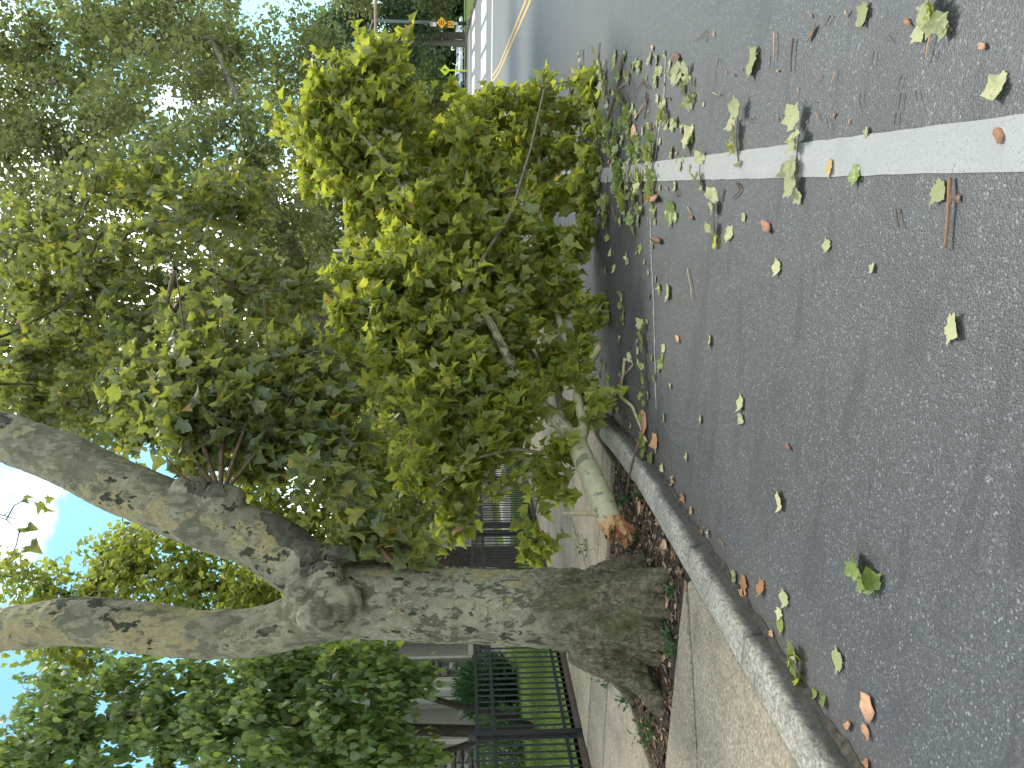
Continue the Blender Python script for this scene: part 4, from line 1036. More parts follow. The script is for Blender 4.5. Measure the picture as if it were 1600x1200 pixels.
# far trees in the park across the crossing and along the left side
def tree_proto(kind, mat, h, r, n):
    lobes = []
    for k in range(22):
        a = random.uniform(0, 6.28); q = random.random()**0.5*r*0.75; z = h*random.uniform(0.2, 0.9); shrink = 1-0.6*max(0,(z/h-0.55)/0.45)
        lobes.append((np.array([math.cos(a)*q*shrink, math.sin(a)*q*shrink, z]), r*random.uniform(0.25,0.4)))
    tr_ = [(0,0,0,0.34),(0.05,0,h*0.12,0.27),(0.1,0.05,h*0.3,0.22),(0,0.1,h*0.55,0.14),(0.1,0,h*0.8,0.06)]
    b1 = [(0.1,0.05,h*0.22,0.16),(1.2,0.4,h*0.4,0.1),(2.2,0.6,h*0.55,0.05)]; b2 = [(0.1,0.05,h*0.25,0.15),(-1.1,-0.7,h*0.45,0.1),(-2.0,-1.0,h*0.62,0.05)]
    return tree_from('park_tree', (0,0,0), [tr_,b1,b2], lobes, None, 'tree', mat, M['trunk_grey'], n, 26, 0.3, 'park trees beyond the crossing', LV_FAR, 0.45, tip=0.008)
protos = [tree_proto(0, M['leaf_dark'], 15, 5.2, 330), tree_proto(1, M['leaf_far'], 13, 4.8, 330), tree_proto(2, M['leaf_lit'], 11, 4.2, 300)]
used = set()
def plant(k, x, y, rz, s, label, group='park trees beyond the crossing'):
    p = protos[k]
    if k in used:
        o = p.copy(); col.objects.link(o)
        for ch in p.children:
            c = ch.copy(); col.objects.link(c); c.parent = o
    else: o = p; used.add(k)
    o.location = (x, y, float(gz(y))+0.05); o.rotation_euler = (0,0,rz); o.scale = (s,s,s)
    o['label'] = label; o['group'] = group
far = [(0,12.2,74,0,1.0,'dark park tree just left of the walking figure sign'),(1,17.0,70,1,1.0,'park tree standing between the two yellow warning signs'),(0,22.5,78,2,1.1,'dark park tree to the right of the speed sign pole'),
       (2,8.0,83,2.5,1.0,'pale green park tree at the end of the street'),(1,28,66,3,1.1,'park tree at the top edge of the photo beyond the footpath'),(0,4.0,96,4,1.2,'dark tree closing the far end of the street'),
       (1,-1,84,1.2,1.1,'tree on the far left corner of the crossing'),(0,16,92,0.3,1.2,'tall dark tree deeper in the park behind the sign pole'),(2,24,92,5.2,1.2,'pale tree deeper in the park behind the parked cars'),
       (0,34,84,0.9,1.3,'tall dark tree at the far right of the park'),(1,-7,64,2.0,1.1,'tree on the left corner of the side street'),(0,-9,78,3.1,1.3,'dark tall tree behind the side street corner'),
       (1,-4.4,38.5,4.4,1.0,'third street tree before the side street'),(2,-12,37,1.7,1.0,'pale tree in the yard beyond the dark shady tree'),(0,-15,52,2.2,1.2,'dark tree across the side street'),(0,10,104,1.1,1.4,'tallest dark tree closing the view down the street'),
       (1,-19,30,0.5,1.0,'tree behind the far end of the stone building')]
for a in far: plant(*a)
# a distant wood that reads as one mass
C = []
for k in range(300):
    a = math.radians(rng.uniform(-50, 55)); q = rng.uniform(165, 195); C.append((math.sin(a)*q, math.cos(a)*q, rng.uniform(1.5, 15)))
lw = [(np.array(c), (8,8,6)) for c in C]; Pw = lobe_points(lw, 60000, 0.4); Pw[:,2] = np.maximum(Pw[:,2], 1.3)
V, F = leaf_cloud(LV_FAR, Pw, rng.standard_normal((len(Pw),3)), rng.standard_normal((len(Pw),3)), rng.uniform(1.0,1.8,len(Pw)))
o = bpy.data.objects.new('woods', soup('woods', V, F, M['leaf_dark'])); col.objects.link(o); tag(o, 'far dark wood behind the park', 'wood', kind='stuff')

# evergreen shrub in front of the building and low plants at its foot
def shrub(base, h, r, n, label, mat, name='shrub', size=0.11):
    root = empty(name, base, label, 'shrub')
    mb = MB(); mb.tube([(*base[:2],base[2]),(base[0],base[1],base[2]+h*0.5)], [0.05,0.02], 6); mb.build('stem', M['trunk_dark'], root)
    P = np.array(base) + np.array([0,0,h*0.48]) + lobe_points([((0,0,0),(r,r,h*0.5)),((0,0,-h*0.15),(r*1.1,r*1.1,h*0.34))], n, 0.75)
    ax = (P-np.array(base)-np.array([0,0,h*0.25])); ax = ax/np.linalg.norm(ax,axis=1)[:,None] + rng.standard_normal((n,3))*0.5 + np.array([0,0,0.5])
    V, F = leaf_cloud([(np.array([(-.1,0,0),(.1,0,0),(.06,.6,.05),(0,1,.1),(-.06,.6,.05)]), np.array([(0,1,2),(0,2,3),(0,3,4)]))], P-np.array(base), ax, rng.standard_normal((n,3)), rng.uniform(0.6,1.5,n)*size)
    o = bpy.data.objects.new('foliage', soup('foliage', V, F, mat)); col.objects.link(o); o.parent = root; o['kind'] = 'stuff'
pb = at(790,1075,19.5); shrub((pb[0],pb[1],0.1), 1.75, 0.85, 9000, 'dense dark evergreen shrub in front of the pale moulded pier', M['needle'], size=0.16)
pb = at(790,1130,18.0); shrub((pb[0],pb[1],0.1), 1.3, 0.4, 2200, 'small bright green bush right of the dark evergreen shrub', M['weed'])
pb = at(770,1180,17.5); shrub((pb[0],pb[1],0.1), 1.25, 0.7, 3000, 'loose leafy bush at the wall beside the fence post', M['weed'])

# ================================================================== STREET FURNITURE FAR AWAY
M['pole'] = simple('pole', (0.10,0.115,0.105), 0.5, 0.3, 0.1, 4)
M['mast'] = simple('mast', (0.30,0.20,0.13), 0.6, 0, 0.1, 4)
M['sign_orange'] = simple('sign_orange', (0.80,0.38,0.03), 0.5, 0, 0.04, 4)
M['sign_lime'] = simple('sign_lime', (0.62,0.72,0.04), 0.5, 0, 0.04, 4)
M['black'] = simple('black', (0.015,0.015,0.015), 0.5)
M['red_print'] = simple('red_print', (0.6,0.05,0.06), 0.5)
M['galv'] = simple('galv', (0.42,0.43,0.43), 0.4, 0.5, 0.1, 4)
def facing(p):                                  # sign frame: right, up, towards the oncoming driver
    tw = CAM - p; tw[2] = 0; tw /= np.linalg.norm(tw); up = np.array([0,0,1.0]); ri = np.cross(up, tw); return ri, up, tw
def plate(mb, c, fr, pts, t, mi=0, off=0.0):
    ri, up, tw = fr; n = len(pts)
    V = [c + ri*x + up*y + tw*(off-t/2) for x, y in pts] + [c + ri*x + up*y + tw*(off+t/2) for x, y in pts]
    mb.add(V, [tuple(range(n-1,-1,-1)), tuple(range(n,2*n))] + [(i,(i+1)%n,n+(i+1)%n,n+i) for i in range(n)], mi)
rect = lambda w, h, x=0, y=0: [(x-w/2,y-h/2),(x+w/2,y-h/2),(x+w/2,y+h/2),(x-w/2,y+h/2)]
dia = lambda r: [(0,-r),(r,0),(0,r),(-r,0)]
def text_part(txt, size, c, fr, mat, parent, off=0.02):
    cu = bpy.data.curves.new('lettering', 'FONT'); cu.body = txt; cu.size = size; cu.align_x = 'CENTER'; cu.align_y = 'CENTER'; cu.extrude = 0.004; cu.space_line = 0.8
    o = bpy.data.objects.new('lettering', cu); col.objects.link(o)
    me = bpy.data.meshes.new_from_object(o.evaluated_get(bpy.context.evaluated_depsgraph_get())); bpy.data.objects.remove(o)
    V = coords(me); ri, up, tw = fr; W = c + V[:,0:1]*ri + V[:,1:2]*up + V[:,2:3]*tw + tw*off - np.array(world_loc(parent))
    me.vertices.foreach_set('co', W.ravel()); me.update(); me.materials.clear(); me.materials.append(mat)
    n_ = bpy.data.objects.new('lettering', me); col.objects.link(n_); n_.parent = parent
D1 = 56.0
pb = at(733,37,D1); gy_ = pb[1]; zb = float(gz(gy_))
top = at(583,35,D1); zt = top[2]
lp = empty('lamp_post', (pb[0],pb[1],zb), 'dark green lamp post on the grass verge carrying orange warning signs', 'lamp post')
mb = MB(); mb.tube([(pb[0],pb[1],zb-0.3),(pb[0],pb[1],zt)], [0.16,0.09], 12); mb.build('pole', M['pole'], lp, smooth=True)
mb = MB(); e = at(581,68,D1-3); mb.tube([(pb[0],pb[1],zt-0.05), (*(np.array([pb[0],pb[1],zt])*0.5+e*0.5)[:2], zt+0.1), e], [0.06,0.05,0.05], 8); mb.build('lamp_arm', M['galv'], lp)
mb = MB(); mb.ball(e, (0.4,0.2,0.1)); mb.build('lamp_head', M['galv'], lp, smooth=True)
c = at(690,35.5,D1-0.35); fr = facing(c)
mb = MB(); plate(mb, c, fr, dia(0.40), 0.01); mb.build('diamond_sign', M['sign_orange'], lp)
for k in (-1,0,1):
    mb = MB(); plate(mb, c+np.array([0,0,k*0.13]), fr, rect(0.30 if k else 0.36,0.06), 0.004, 0, 0.012); mb.build('lettering', M['black'], lp)
c = at(704.5,38,D1-0.35); mb = MB(); plate(mb, c, fr, rect(0.46,0.46), 0.01); sp_ = mb.build('speed_plate', M['sign_orange'], lp)
text_part('25', 0.36, c+np.array([0,0,0.06]), fr, M['black'], lp); text_part('M.P.H.', 0.11, c+np.array([0,0,-0.15]), fr, M['black'], lp)
c = at(677,38,D1-0.35); mb = MB(); plate(mb, c, fr, rect(0.28,0.44), 0.01); mb.build('parking_sign', M['white_paint'], lp); mb = MB(); plate(mb, c+np.array([0,0,0.12]), fr, rect(0.22,0.12), 0.004, 0, 0.012); mb.build('red_print', M['red_print'], lp)
c = at(712,37,D1-0.3); mb = MB(); plate(mb, c, fr, rect(0.2,0.3), 0.02); mb.build('small_sign', M['galv'], lp)
D2 = 60.0
c = at(695.5,109.5,D2); fr = facing(c); zb = float(gz(c[1]))
wsn = empty('warning_sign', (c[0],c[1],zb), 'lime yellow diamond sign with a walking figure beside the road', 'sign')
mb = MB(); plate(mb, c, fr, dia(0.42), 0.012); mb.build('diamond_sign', M['sign_lime'], wsn)
mb = MB(); plate(mb, c-fr[2]*0.03+np.array([0,0,-1.3]), fr, rect(0.13,1.9), 0.03); mb.build('post', M['sign_lime'], wsn)
mb = MB()
for poly in ([(-.03,.03),(.05,.03),(.06,.14),(-.02,.15)],[(-.03,.03),(.02,.03),(-.06,-.18),(-.11,-.17)],[(.0,.03),(.05,.03),(.13,-.16),(.08,-.18)],[(-.02,.14),(-.12,.04),(-.10,.02),(.0,.1)],[(.05,.13),(.14,.05),(.13,.02),(.04,.09)],[(.03,.16),(.08,.16),(.09,.21),(.05,.23),(.02,.2)]):
    plate(mb, c, fr, poly, 0.004, 0, 0.014)
mb.build('walking_figure', M['black'], wsn)
# traffic signal on its long mast arm
D3 = 42.0
ts = empty('traffic_signal', (12.5, 45.5, float(gz(45.5))), 'red traffic signal hanging on a long brown mast arm over the road', 'traffic light')
a1 = at(587,-60,D3-0.2); a2 = at(587,66,D3); a3 = at(586,112,D3)
mb = MB(); mb.tube([a1,a2,a3], [0.11,0.09,0.07], 10); mb.build('mast_arm', M['mast'], ts, smooth=True)
mb = MB(); mb.tube([(a1[0],a1[1],float(gz(a1[1]))), a1+np.array([0,0,0.2])], [0.16,0.13], 10); mb.build('pole', M['mast'], ts, smooth=True)
c = at(589,107,D3-0.4); fr = facing(c)
mb = MB(); plate(mb, c, fr, rect(0.52,1.3), 0.02, 0, -0.12); mb.build('backplate', M['white_paint'], ts)
mb = MB(); plate(mb, c, fr, rect(0.36,1.08), 0.2); mb.build('signal_head', M['black'], ts)
lamp = NT('red_lamp'); em = lamp.new('Emission'); em.inputs[0].default_value = (1,0.06,0.03,1); em.inputs[1].default_value = 2.0; lamp.done(em)
for k, mt in ((1,lamp.m),(0,M['black']),(-1,M['black'])):
    p = c + np.array([0,0,k*0.34]) + fr[2]*0.11
    mb = MB(); mb.tube([p, p+fr[2]*0.02], 0.13, 16); mb.build('lens', mt, ts)
    mb = MB(); an = np.linspace(0.0, math.pi, 9)
    V = [p + fr[0]*math.cos(q)*0.15 + fr[1]*math.sin(q)*0.15 for q in an] + [p + fr[0]*math.cos(q)*0.15 + fr[1]*math.sin(q)*0.15 + fr[2]*0.22 for q in an]
    mb.add(V, [(i,i+1,9+i+1,9+i) for i in range(8)]); mb.build('visor', M['black'], ts)
# a second lamp post with two lamp arms deeper in the leaves
b_ = np.array([-1.7, 20.0, 0.0]); D4 = 21.0
p0 = at(536,290,D4); p1 = at(543,392,D4); p2 = at(521,394,D4)
lp2 = empty('street_light', (p1[0],p1[1]+0.0,0), 'thin grey street lamp arm showing through the leaves above the fallen branch', 'street light')
mb = MB(); mb.tube([(*p1[:2],-0.1),(*p1[:2],p2[2])], [0.07,0.04], 10); mb.build('pole', M['galv'], lp2, smooth=True)
mb = MB(); mb.tube([p1,p0], [0.034,0.03], 8); mb.build('lamp_arm', M['galv'], lp2, smooth=True)
mb = MB(); mb.ball(p0, (0.3,0.14,0.08)); mb.build('lamp_head', M['galv'], lp2, smooth=True)

# low wooden barrier at the far corner
M['plank'] = simple('plank', (0.36,0.24,0.14), 0.75, 0, 0.2, 6)
p0, p1 = at(732,165,46), at(732,203,46); zb = float(gz(p0[1]))
wb = empty('wooden_fence', ((p0[0]+p1[0])/2,(p0[1]+p1[1])/2,zb), 'low brown wooden fence at the corner of the side street', 'fence')
for k in range(9):
    q = p0 + (p1-p0)*k/8; mb = MB(); mb.box((q[0]-0.04,q[1]-0.04,zb-0.1),(q[0]+0.04,q[1]+0.04,zb+0.95)); mb.build('post' if k % 4 == 0 else 'picket', M['plank'], wb)
for z in (0.25,0.8):
    mb = MB(); mb.tube([(*p0[:2],zb+z),(*p1[:2],zb+z)], 0.04, 4); mb.build('rail', M['plank'], wb)

# parked cars across the park
M['tyre'] = simple('tyre', (0.02,0.02,0.02), 0.8)
M['car_white'] = simple('car_white', (0.75,0.75,0.74), 0.25, 0, 0.03, 2, 0.6)
M['car_blue'] = simple('car_blue', (0.05,0.13,0.32), 0.25, 0, 0.05, 2, 0.6)
M['car_silver'] = simple('car_silver', (0.5,0.5,0.5), 0.3, 0.3, 0.05, 2, 0.6)
def car(x, y, rz, paint, label):
    z = float(gz(y))+0.06; root = empty('parked_car', (x,y,z), label, 'car', 'cars parked beyond the trees')
    root.rotation_euler = (0,0,rz)
    def loft(mb, prof, w0, w1):
        n = len(prof); V = []
        for s in (-1,1):
            for (px_, pz_) in prof: V.append((px_, s*(w0 if pz_ < 0.95 else w1), pz_))
        mb.add(V, [tuple(range(n-1,-1,-1)), tuple(range(n,2*n))] + [(i,(i+1)%n,n+(i+1)%n,n+i) for i in range(n)])
    def kid(mb, name, mat, par=root):
        o = bpy.data.objects.new(name, mb.mesh(name, mat, False)); col.objects.link(o); o.parent = par; return o
    mb = MB(); loft(mb, [(-2.15,0.3),(2.15,0.3),(2.2,0.55),(2.1,0.75),(1.1,0.93),(0.5,1.35),(-0.9,1.42),(-1.7,0.98),(-2.15,0.9),(-2.2,0.5)], 0.86, 0.66); kid(mb, 'body', paint)
    for s in (-1,1):
        mb = MB(); yy = s*0.785; V = [(0.95,s*0.845,0.94),(0.45,s*0.69,1.30),(-0.85,s*0.69,1.36),(-1.45,s*0.845,0.96)]
        V2 = [(a,b+s*0.012,c_) for a,b,c_ in V]; mb.add(V+V2, [(0,1,2,3),(7,6,5,4),(0,1,5,4),(1,2,6,5),(2,3,7,6),(3,0,4,7)]); kid(mb, 'side_window', M['glass_dark'])
    for wx in (-1.35,1.35):
        for s in (-1,1):
            mb = MB(); mb.tube([(wx,s*0.72,0.32),(wx,s*0.9,0.32)], 0.32, 16); wh = kid(mb, 'wheel', M['tyre'])
            mb = MB(); mb.tube([(wx,s*0.9,0.32),(wx,s*0.912,0.32)], 0.2, 12); kid(mb, 'rim', M['galv'], wh)
    for s in (-1,1):
        mb = MB(); mb.box((2.12,s*0.62-0.16,0.6),(2.2,s*0.62+0.16,0.74)); kid(mb, 'headlight', M['white_paint'])
    mb = MB(); mb.add([(1.08,-0.7,0.95),(1.08,0.7,0.95),(0.53,0.6,1.33),(0.53,-0.6,1.33),(1.10,-0.7,0.955),(1.10,0.7,0.955),(0.55,0.6,1.335),(0.55,-0.6,1.335)], [(4,5,6,7),(0,3,2,1),(0,1,5,4),(2,3,7,6)]); kid(mb, 'windscreen', M['glass_dark'])
def carat(px, py, D, rz, paint, label):
    q = at(px, py, D); car(q[0], q[1], rz, paint, label)
HD = math.atan2(-F_[1], -F_[0])
def carfar(py, D, turn, paint, label):
    q = at(723, py, D); car(q[0], q[1], HD + turn, paint, label)
carfar(51,118,0.5,M['car_white'],'white car just below and right of the orange speed plate')
carfar(81,135,0.2,M['car_silver'],'pale silver car seen between two park trunks')
carfar(99,130,0.4,M['car_white'],'small white car just right of the lime sign')
carfar(113,112,0.2,M['car_white'],'white car seen right behind the post of the lime sign')
carfar(150,110,0.1,M['car_blue'],'blue car half hidden by the outer leaves of the fallen branch')

# ================================================================== LITTER ON THE ROAD
LMESH = {}
def leaf_mesh(mat, v):
    if (mat, v) not in LMESH:
        T = [crumple(0,0.3,0.3,0.07), crumple(1,1.3,0.0,0.12), crumple(2,1.6,1.1,0.13), crumple(3,2.3,0.5,0.15), crumple(4,1.1,1.57,0.13,0.4), crumple(5,1.8,2.3,0.15)][v]
        V = T[0].copy()
        LMESH[(mat, v)] = soup('leaf', V, T[1], M[mat], True)
    return LMESH[(mat, v)]
def road_z(p): return 0.004
def drop_leaf(px, py, size_px, mat, v, rot, label, group=None, name='fallen_leaf', cat='leaf', z=0.006):
    p = atz(px, py, z); D = (p-CAM) @ F_; s = size_px*D/F_PX
    o = bpy.data.objects.new(name, leaf_mesh(mat, v)); col.objects.link(o)
    o.location = tuple(p - np.array([math.cos(rot), math.sin(rot), 0])*0.0); o.rotation_euler = (random.gauss(0,0.10), random.gauss(0,0.10), rot); s *= 1.1; o.scale = (s,s,s*0.6)
    return tag(o, label, cat, group)
def chip_mesh(seed, n=11):
    r_ = np.random.default_rng(seed); a = np.linspace(0, 2*math.pi, n, endpoint=False)
    rad_ = 0.5*(0.75+0.45*r_.random(n)); x, y = rad_*np.cos(a), rad_*np.sin(a)*0.62
    z = 0.22*x*x + 0.16*y + 0.05*r_.random(n); z -= z.min()
    V = np.vstack([np.stack([x,y,z],1), [(0,0,z.mean()*0.6)], np.stack([x,y,z+0.03],1), [(0,0,z.mean()*0.6+0.03)]])
    F = [(n,(i+1)%n,i) for i in range(n)] + [(2*n+1,n+1+i,n+1+(i+1)%n) for i in range(n)] + [(i,(i+1)%n,n+1+(i+1)%n) for i in range(n)] + [(i,n+1+(i+1)%n,n+1+i) for i in range(n)]
    return soup('bark_chip', V, np.array(F), M['bark_chip'])
CH = [chip_mesh(s) for s in range(5)]
def drop_chip(px, py, size_px, rot, label, group=None, k=0, asp=1.0, z=0.006):
    p = atz(px, py, z); D = (p-CAM) @ F_; s = size_px*D/F_PX
    o = bpy.data.objects.new('bark_chip', CH[k % 5]); col.objects.link(o); o.location = tuple(p); o.rotation_euler = (0,0,rot); o.scale = (s,s*asp,s)
    return tag(o, label, 'bark', group)
def twig_obj(pix, r_px, mat, label, group=None, z=0.012, side=()):
    P = [atz(x, y, z) for x, y in pix]; D = (P[0]-CAM) @ F_; r = r_px*D/F_PX
    q = resample([(*p, 1) for p in P], 0.03); q[:,2] += 0.4*r + 0.004*np.abs(np.sin(np.arange(len(q))*0.7))
    mb = MB(); mb.tube(q[:,:3], np.linspace(r, r*0.6, len(q)), 6)
    for (x0,y0,x1,y1) in side:
        a, b = atz(x0,y0,z), atz(x1,y1,z); mb.tube([a+[0,0,r*.4],b+[0,0,r]], [r*0.6,r*0.3], 5)
    o = mb.build('twig', M[mat], origin=q[0,:3], smooth=True); return tag(o, label, 'twig', group)
def sprig(px, py, len_px, rot, n, mat, label, group=None, z=0.008, size=None, shapes=(0,1,2,3,4,5)):
    p = atz(px, py, z); D = (p-CAM) @ F_; L = len_px*D/F_PX
    root = empty('leaf_sprig', p, label, 'sprig', group)
    d = np.array([math.cos(rot), math.sin(rot), 0]); P = [p - d*L*0.5, p + np.array([-d[1],d[0],0])*L*0.06 + [0,0,0.015], p + d*L*0.5 + [0,0,0.01]]
    mb = MB(); q = resample([(*a, 1) for a in P], L/8); mb.tube(q[:,:3], np.linspace(0.0035,0.002,len(q)), 5); mb.build('stem', M['twig'], root)
    for k in range(n):
        t = 0.1 + 0.9*k/max(1,n-1); b = q[min(len(q)-1,int(t*(len(q)-1))),:3]
        o = bpy.data.objects.new('leaf', leaf_mesh(mat if random.random() < 0.75 else 'leaf_fallen', random.choice(shapes))); col.objects.link(o); o.parent = root
        o.location = tuple(b - p + rng.normal(0, L*0.09, 3)*[1,1,0] + [0,0,0.008+0.012*(k%3)]); s = (size or 0.10)*random.uniform(0.6,1.2)
        o.rotation_euler = (random.gauss(0.1,0.3), random.gauss(0,0.35), rot - math.pi/2 + random.choice((-1,1))*random.uniform(0.3,1.4)); o.scale = (s,s,s*0.6)
    return root
# image right is towards the camera: rot 0 points right across the street (image top), pi/2 down the street (image left)
singles = [
 (1350,22,34,'leaf_pale',1,0.6,'pale leaf with two curled lobes near the road twigs, far right of the white line'),
 (1438,50,32,'leaf_pale',4,2.2,'pale folded leaf beside an orange bark strip, right of the white line'),
 (1560,136,42,'leaf_pale',3,0.4,'shrivelled pale leaf strip alone on the asphalt closest to the camera, right of the line'),
 (1178,96,44,'leaf_pale',1,0.3,'large limp pale leaf lying alone on the road between debris and sprigs'),
 (1338,273,28,'leaf_fresh',4,0.3,'greenish folded leaf touching the near edge of the white line'),
 (1355,206,15,'leaf_pale',3,1.2,'tiny curled pale leaf on the far edge of the white line'),
 (1298,262,24,'leaf_brown',2,0.2,'curled orange brown leaf resting on the white line'),
 (1468,298,36,'leaf_pale',1,2.6,'pale leaf at the end of the long brown twig'),
 (1487,512,40,'leaf_pale',0,2.9,'flat pale leaf with long stem alone in the middle of the asphalt'),
 (1364,419,15,'leaf_pale',3,0.9,'very small crumpled pale leaf between the flat leaf and the gutter side'),
 (1293,383,19,'leaf_pale',1,0.2,'small pale green leaf between the white line and the lone flat leaf'),
 (1215,418,24,'leaf_pale',1,0.1,'light yellow leaf standing on edge in the parking lane'),
 (1163,339,13,'leaf_pale',4,0.8,'small round tan leaf near the orange bark strip'),
 (1140,366,22,'leaf_pale',2,2.9,'pale leaf with trailing stem below the limp sprig'),
 (1078,216,40,'leaf_pale',3,0.2,'big rolled pale leaf just beyond the white line'),
 (1050,332,36,'leaf_fresh',1,0.2,'bright green leaf on the dark asphalt beside the pale seam'),
 (1045,458,24,'leaf_pale',4,2.8,'tan leaf with stem near the pale seam'),
 (1038,652,14,'leaf_pale',1,0.1,'small pale leaf opposite the kerb end'),
 (1110,533,20,'leaf_pale',1,0.4,'narrow pale leaf standing alone in the lane'),
 (1158,630,24,'leaf_pale',1,0.15,'upper one of two pale curled leaves joined end to end'),
 (1158,654,20,'leaf_pale',3,3.0,'lower one of two pale curled leaves joined end to end'),
 (1219,783,32,'leaf_pale',1,0.1,'upright yellow green leaf with stem in the parking lane'),
 (1073,714,13,'leaf_pale',2,0.4,'small pale leaf halfway along the kerb'),
 (1310,1031,32,'leaf_pale',0,0.3,'pale yellowing leaf lying open beside the gutter'),
 (1220,976,24,'leaf_fresh',0,0.6,'fresh green leaf in the gutter, above a brown scrap'),
 (1227,935,26,'leaf_pale',1,0.3,'crumpled pale leaf leaning in the gutter'),
 (1218,957,18,'leaf_pale',2,1.9,'small withered leaf touching the kerb'),
 (1190,918,26,'leaf_brown',1,0.5,'orange curled leaf in the gutter by the tree'),
 (1163,910,24,'leaf_brown',0,1.9,'yellow orange leaf against the kerb by the tree'),
 (1148,900,20,'leaf_pale',1,1.2,'pale leaf next to the orange one at the kerb'),
 (1288,1096,20,'leaf_fresh',3,0.9,'round rolled green leaf tucked against the kerb'),
 (1274,1083,17,'leaf_fresh',3,0.2,'thin green leaf scrap in the gutter'),
 (1355,1194,18,'leaf_brown',2,0.5,'orange leaf at the lower corner against the kerb'),
 (1241,1022,20,'leaf_pale',2,1.0,'small dry leaf behind the green gutter clump'),
 (1025,690,26,'leaf_brown',2,0.7,'brown leaf by the forked twig at the kerb end'),
 (1020,715,18,'leaf_pale',1,1.3,'pale leaf against the kerb end'),
 (1095,655,14,'leaf_pale',1,0.4,'small pale leaf on the lane, left of the joined pair')]
for s_ in singles: drop_leaf(*s_)
chips = [
 (1562,212,30,0.9,'orange curved bark flake lying on the white line',0,0.9),(1358,1105,42,0.4,'large heart shaped tan bark flake near the gutter',1,1.25),(1355,1143,28,1.3,'smaller orange bark flake beside the heart shaped one',2,0.9),
 (1326,1133,26,2.4,'curled bark flake leaning on the kerb',3,0.8),(1200,355,34,1.2,'pinkish bark strip on the open lane',4,0.7),(1420,35,30,1.0,'orange bark strip pointing at the folded pale leaf',2,0.4),(1536,72,22,1.1,'small tan bark flake at the top right of the asphalt',3,0.8),
 (1232,698,20,1.4,'slim orange bark flake in the parking lane',0,0.5),(1270,52,30,2.2,'grey brown bark scrap with a pale end right of the white line',1,0.6),(1498,310,14,0.5,'red brown bark crumb beside the long twig',2,1.0),(992,207,30,0.3,'bright orange bark flake among the leaf debris',3,1.0),
 (1060,90,36,1.2,'long orange bark piece among sprigs beyond the white line',4,0.5),(1020,75,15,1.2,'small orange bark flake on the open traffic lane',0,0.9),(1030,375,50,1.5,'long thin orange bark strip by the pale seam',1,0.3),(1026,310,60,1.6,'longest orange bark strip leading to the white line',2,0.35),
 (1082,340,24,1.4,'reddish bark strip with a pale leaf over it',3,0.4),(1060,530,18,1.2,'orange bark curl between the seam and the lane leaves',4,0.7),(1008,660,40,0.8,'pink bark slab by the kerb end',0,0.9)]
for (x,y,s_,r_,l_,k_,a_) in chips: drop_chip(x,y,s_,r_,l_,None,k_,a_)
sprigs = [
 (1473,28,75,0.9,7,'leaf_pale','sprig of limp pale leaves at the top right of the asphalt'),(1156,212,88,0.15,6,'leaf_pale','long sprig of pale leaves beyond the white line'),(1252,240,110,0.1,8,'leaf_pale','sprig of pale leaves crossing the white line'),
 (1357,893,40,1.5,4,'leaf_fresh','fresh bright green three leaf sprig in the parking lane'),(1250,1036,44,0.6,5,'leaf_fresh','clump of green leaves caught in the gutter'),(1120,338,80,0.1,6,'leaf_pale','thin wilted sprig between line and seam'),
 (1097,268,50,0.2,4,'leaf_pale','short sprig on the near edge of the white line'),(1022,245,100,0.4,14,'leaf_fresh','leafy torn sprig piled on the white line'),(1003,300,80,0.3,9,'leaf_pale','wilted sprig on the near side of the white line beside the pile'),
 (975,150,120,0.9,12,'leaf_fresh','long leafy twig stretching over the traffic lane'),(952,210,110,0.7,14,'leaf_fresh','leafy torn branchlet beside the outer edge of the fallen crown'),(932,170,90,0.5,12,'leaf_fresh','dense leafy sprig against the outer edge of the fallen crown'),
 (1080,130,60,0.5,5,'leaf_pale','small sprig with two pointed pale leaves'),(1062,120,80,0.9,6,'leaf_pale','dark stemmed sprig of dry leaves'),(1042,180,40,0.6,4,'leaf_pale','little withered sprig above the rolled leaf'),(940,285,90,0.1,10,'leaf_fresh','green sprig beside the start of the visible white line'),
 (950,345,60,0.2,7,'leaf_fresh','green sprig under the near edge of the fallen crown'),(1010,605,70,0.2,6,'leaf_fresh','wilted green sprig beside the seam, opposite the kerb end'),(1008,535,70,0.3,6,'leaf_pale','row of wilted leaves along the pale seam'),(975,480,40,0.3,3,'leaf_fresh','small pair of green leaves in front of the crown'),
 (1012,700,50,0.9,7,'leaf_fresh','leafy sprig pressed against the kerb end'),(1000,235,60,1.2,7,'leaf_fresh','sprig of curled leaves at the centre of the debris')]
sprigs += [(918,240,70,0.3,10,'leaf_fresh','low leafy sprig under the outer edge of the fallen crown'),(965,255,80,0.2,11,'leaf_fresh','flat leafy sprig just short of the pile on the white line'),(985,195,60,0.5,8,'leaf_fresh','curled green sprig beyond the pile on the white line'),
 (985,270,70,0.1,9,'leaf_pale','pale wilted sprig beside the pile on the white line'),(925,320,60,0.1,9,'leaf_fresh','green sprig between the fallen crown and the white line'),(1020,300,50,0.2,6,'leaf_fresh','green scrap sprig on the near edge of the line by the seam')]
for s_ in sprigs: sprig(*s_, **({'size':0.075} if s_[1] == 28 else {'size':0.105,'shapes':(0,4)} if s_[1] == 893 else {'size':0.08} if s_[1] == 1036 else {}))
twig_obj([(1485,278),(1487,310),(1482,345),(1480,388)], 3.2, 'bark_chip', 'long straight reddish brown twig on the asphalt', side=[(1486,320,1490,300)])
twig_obj([(1400,326),(1402,340),(1407,355)], 1.6, 'twig', 'short dark bent twig on the asphalt, left of the long twig')
twig_obj([(1010,145),(1012,165),(1008,185)], 2.0, 'twig', 'short dark stick among the debris')
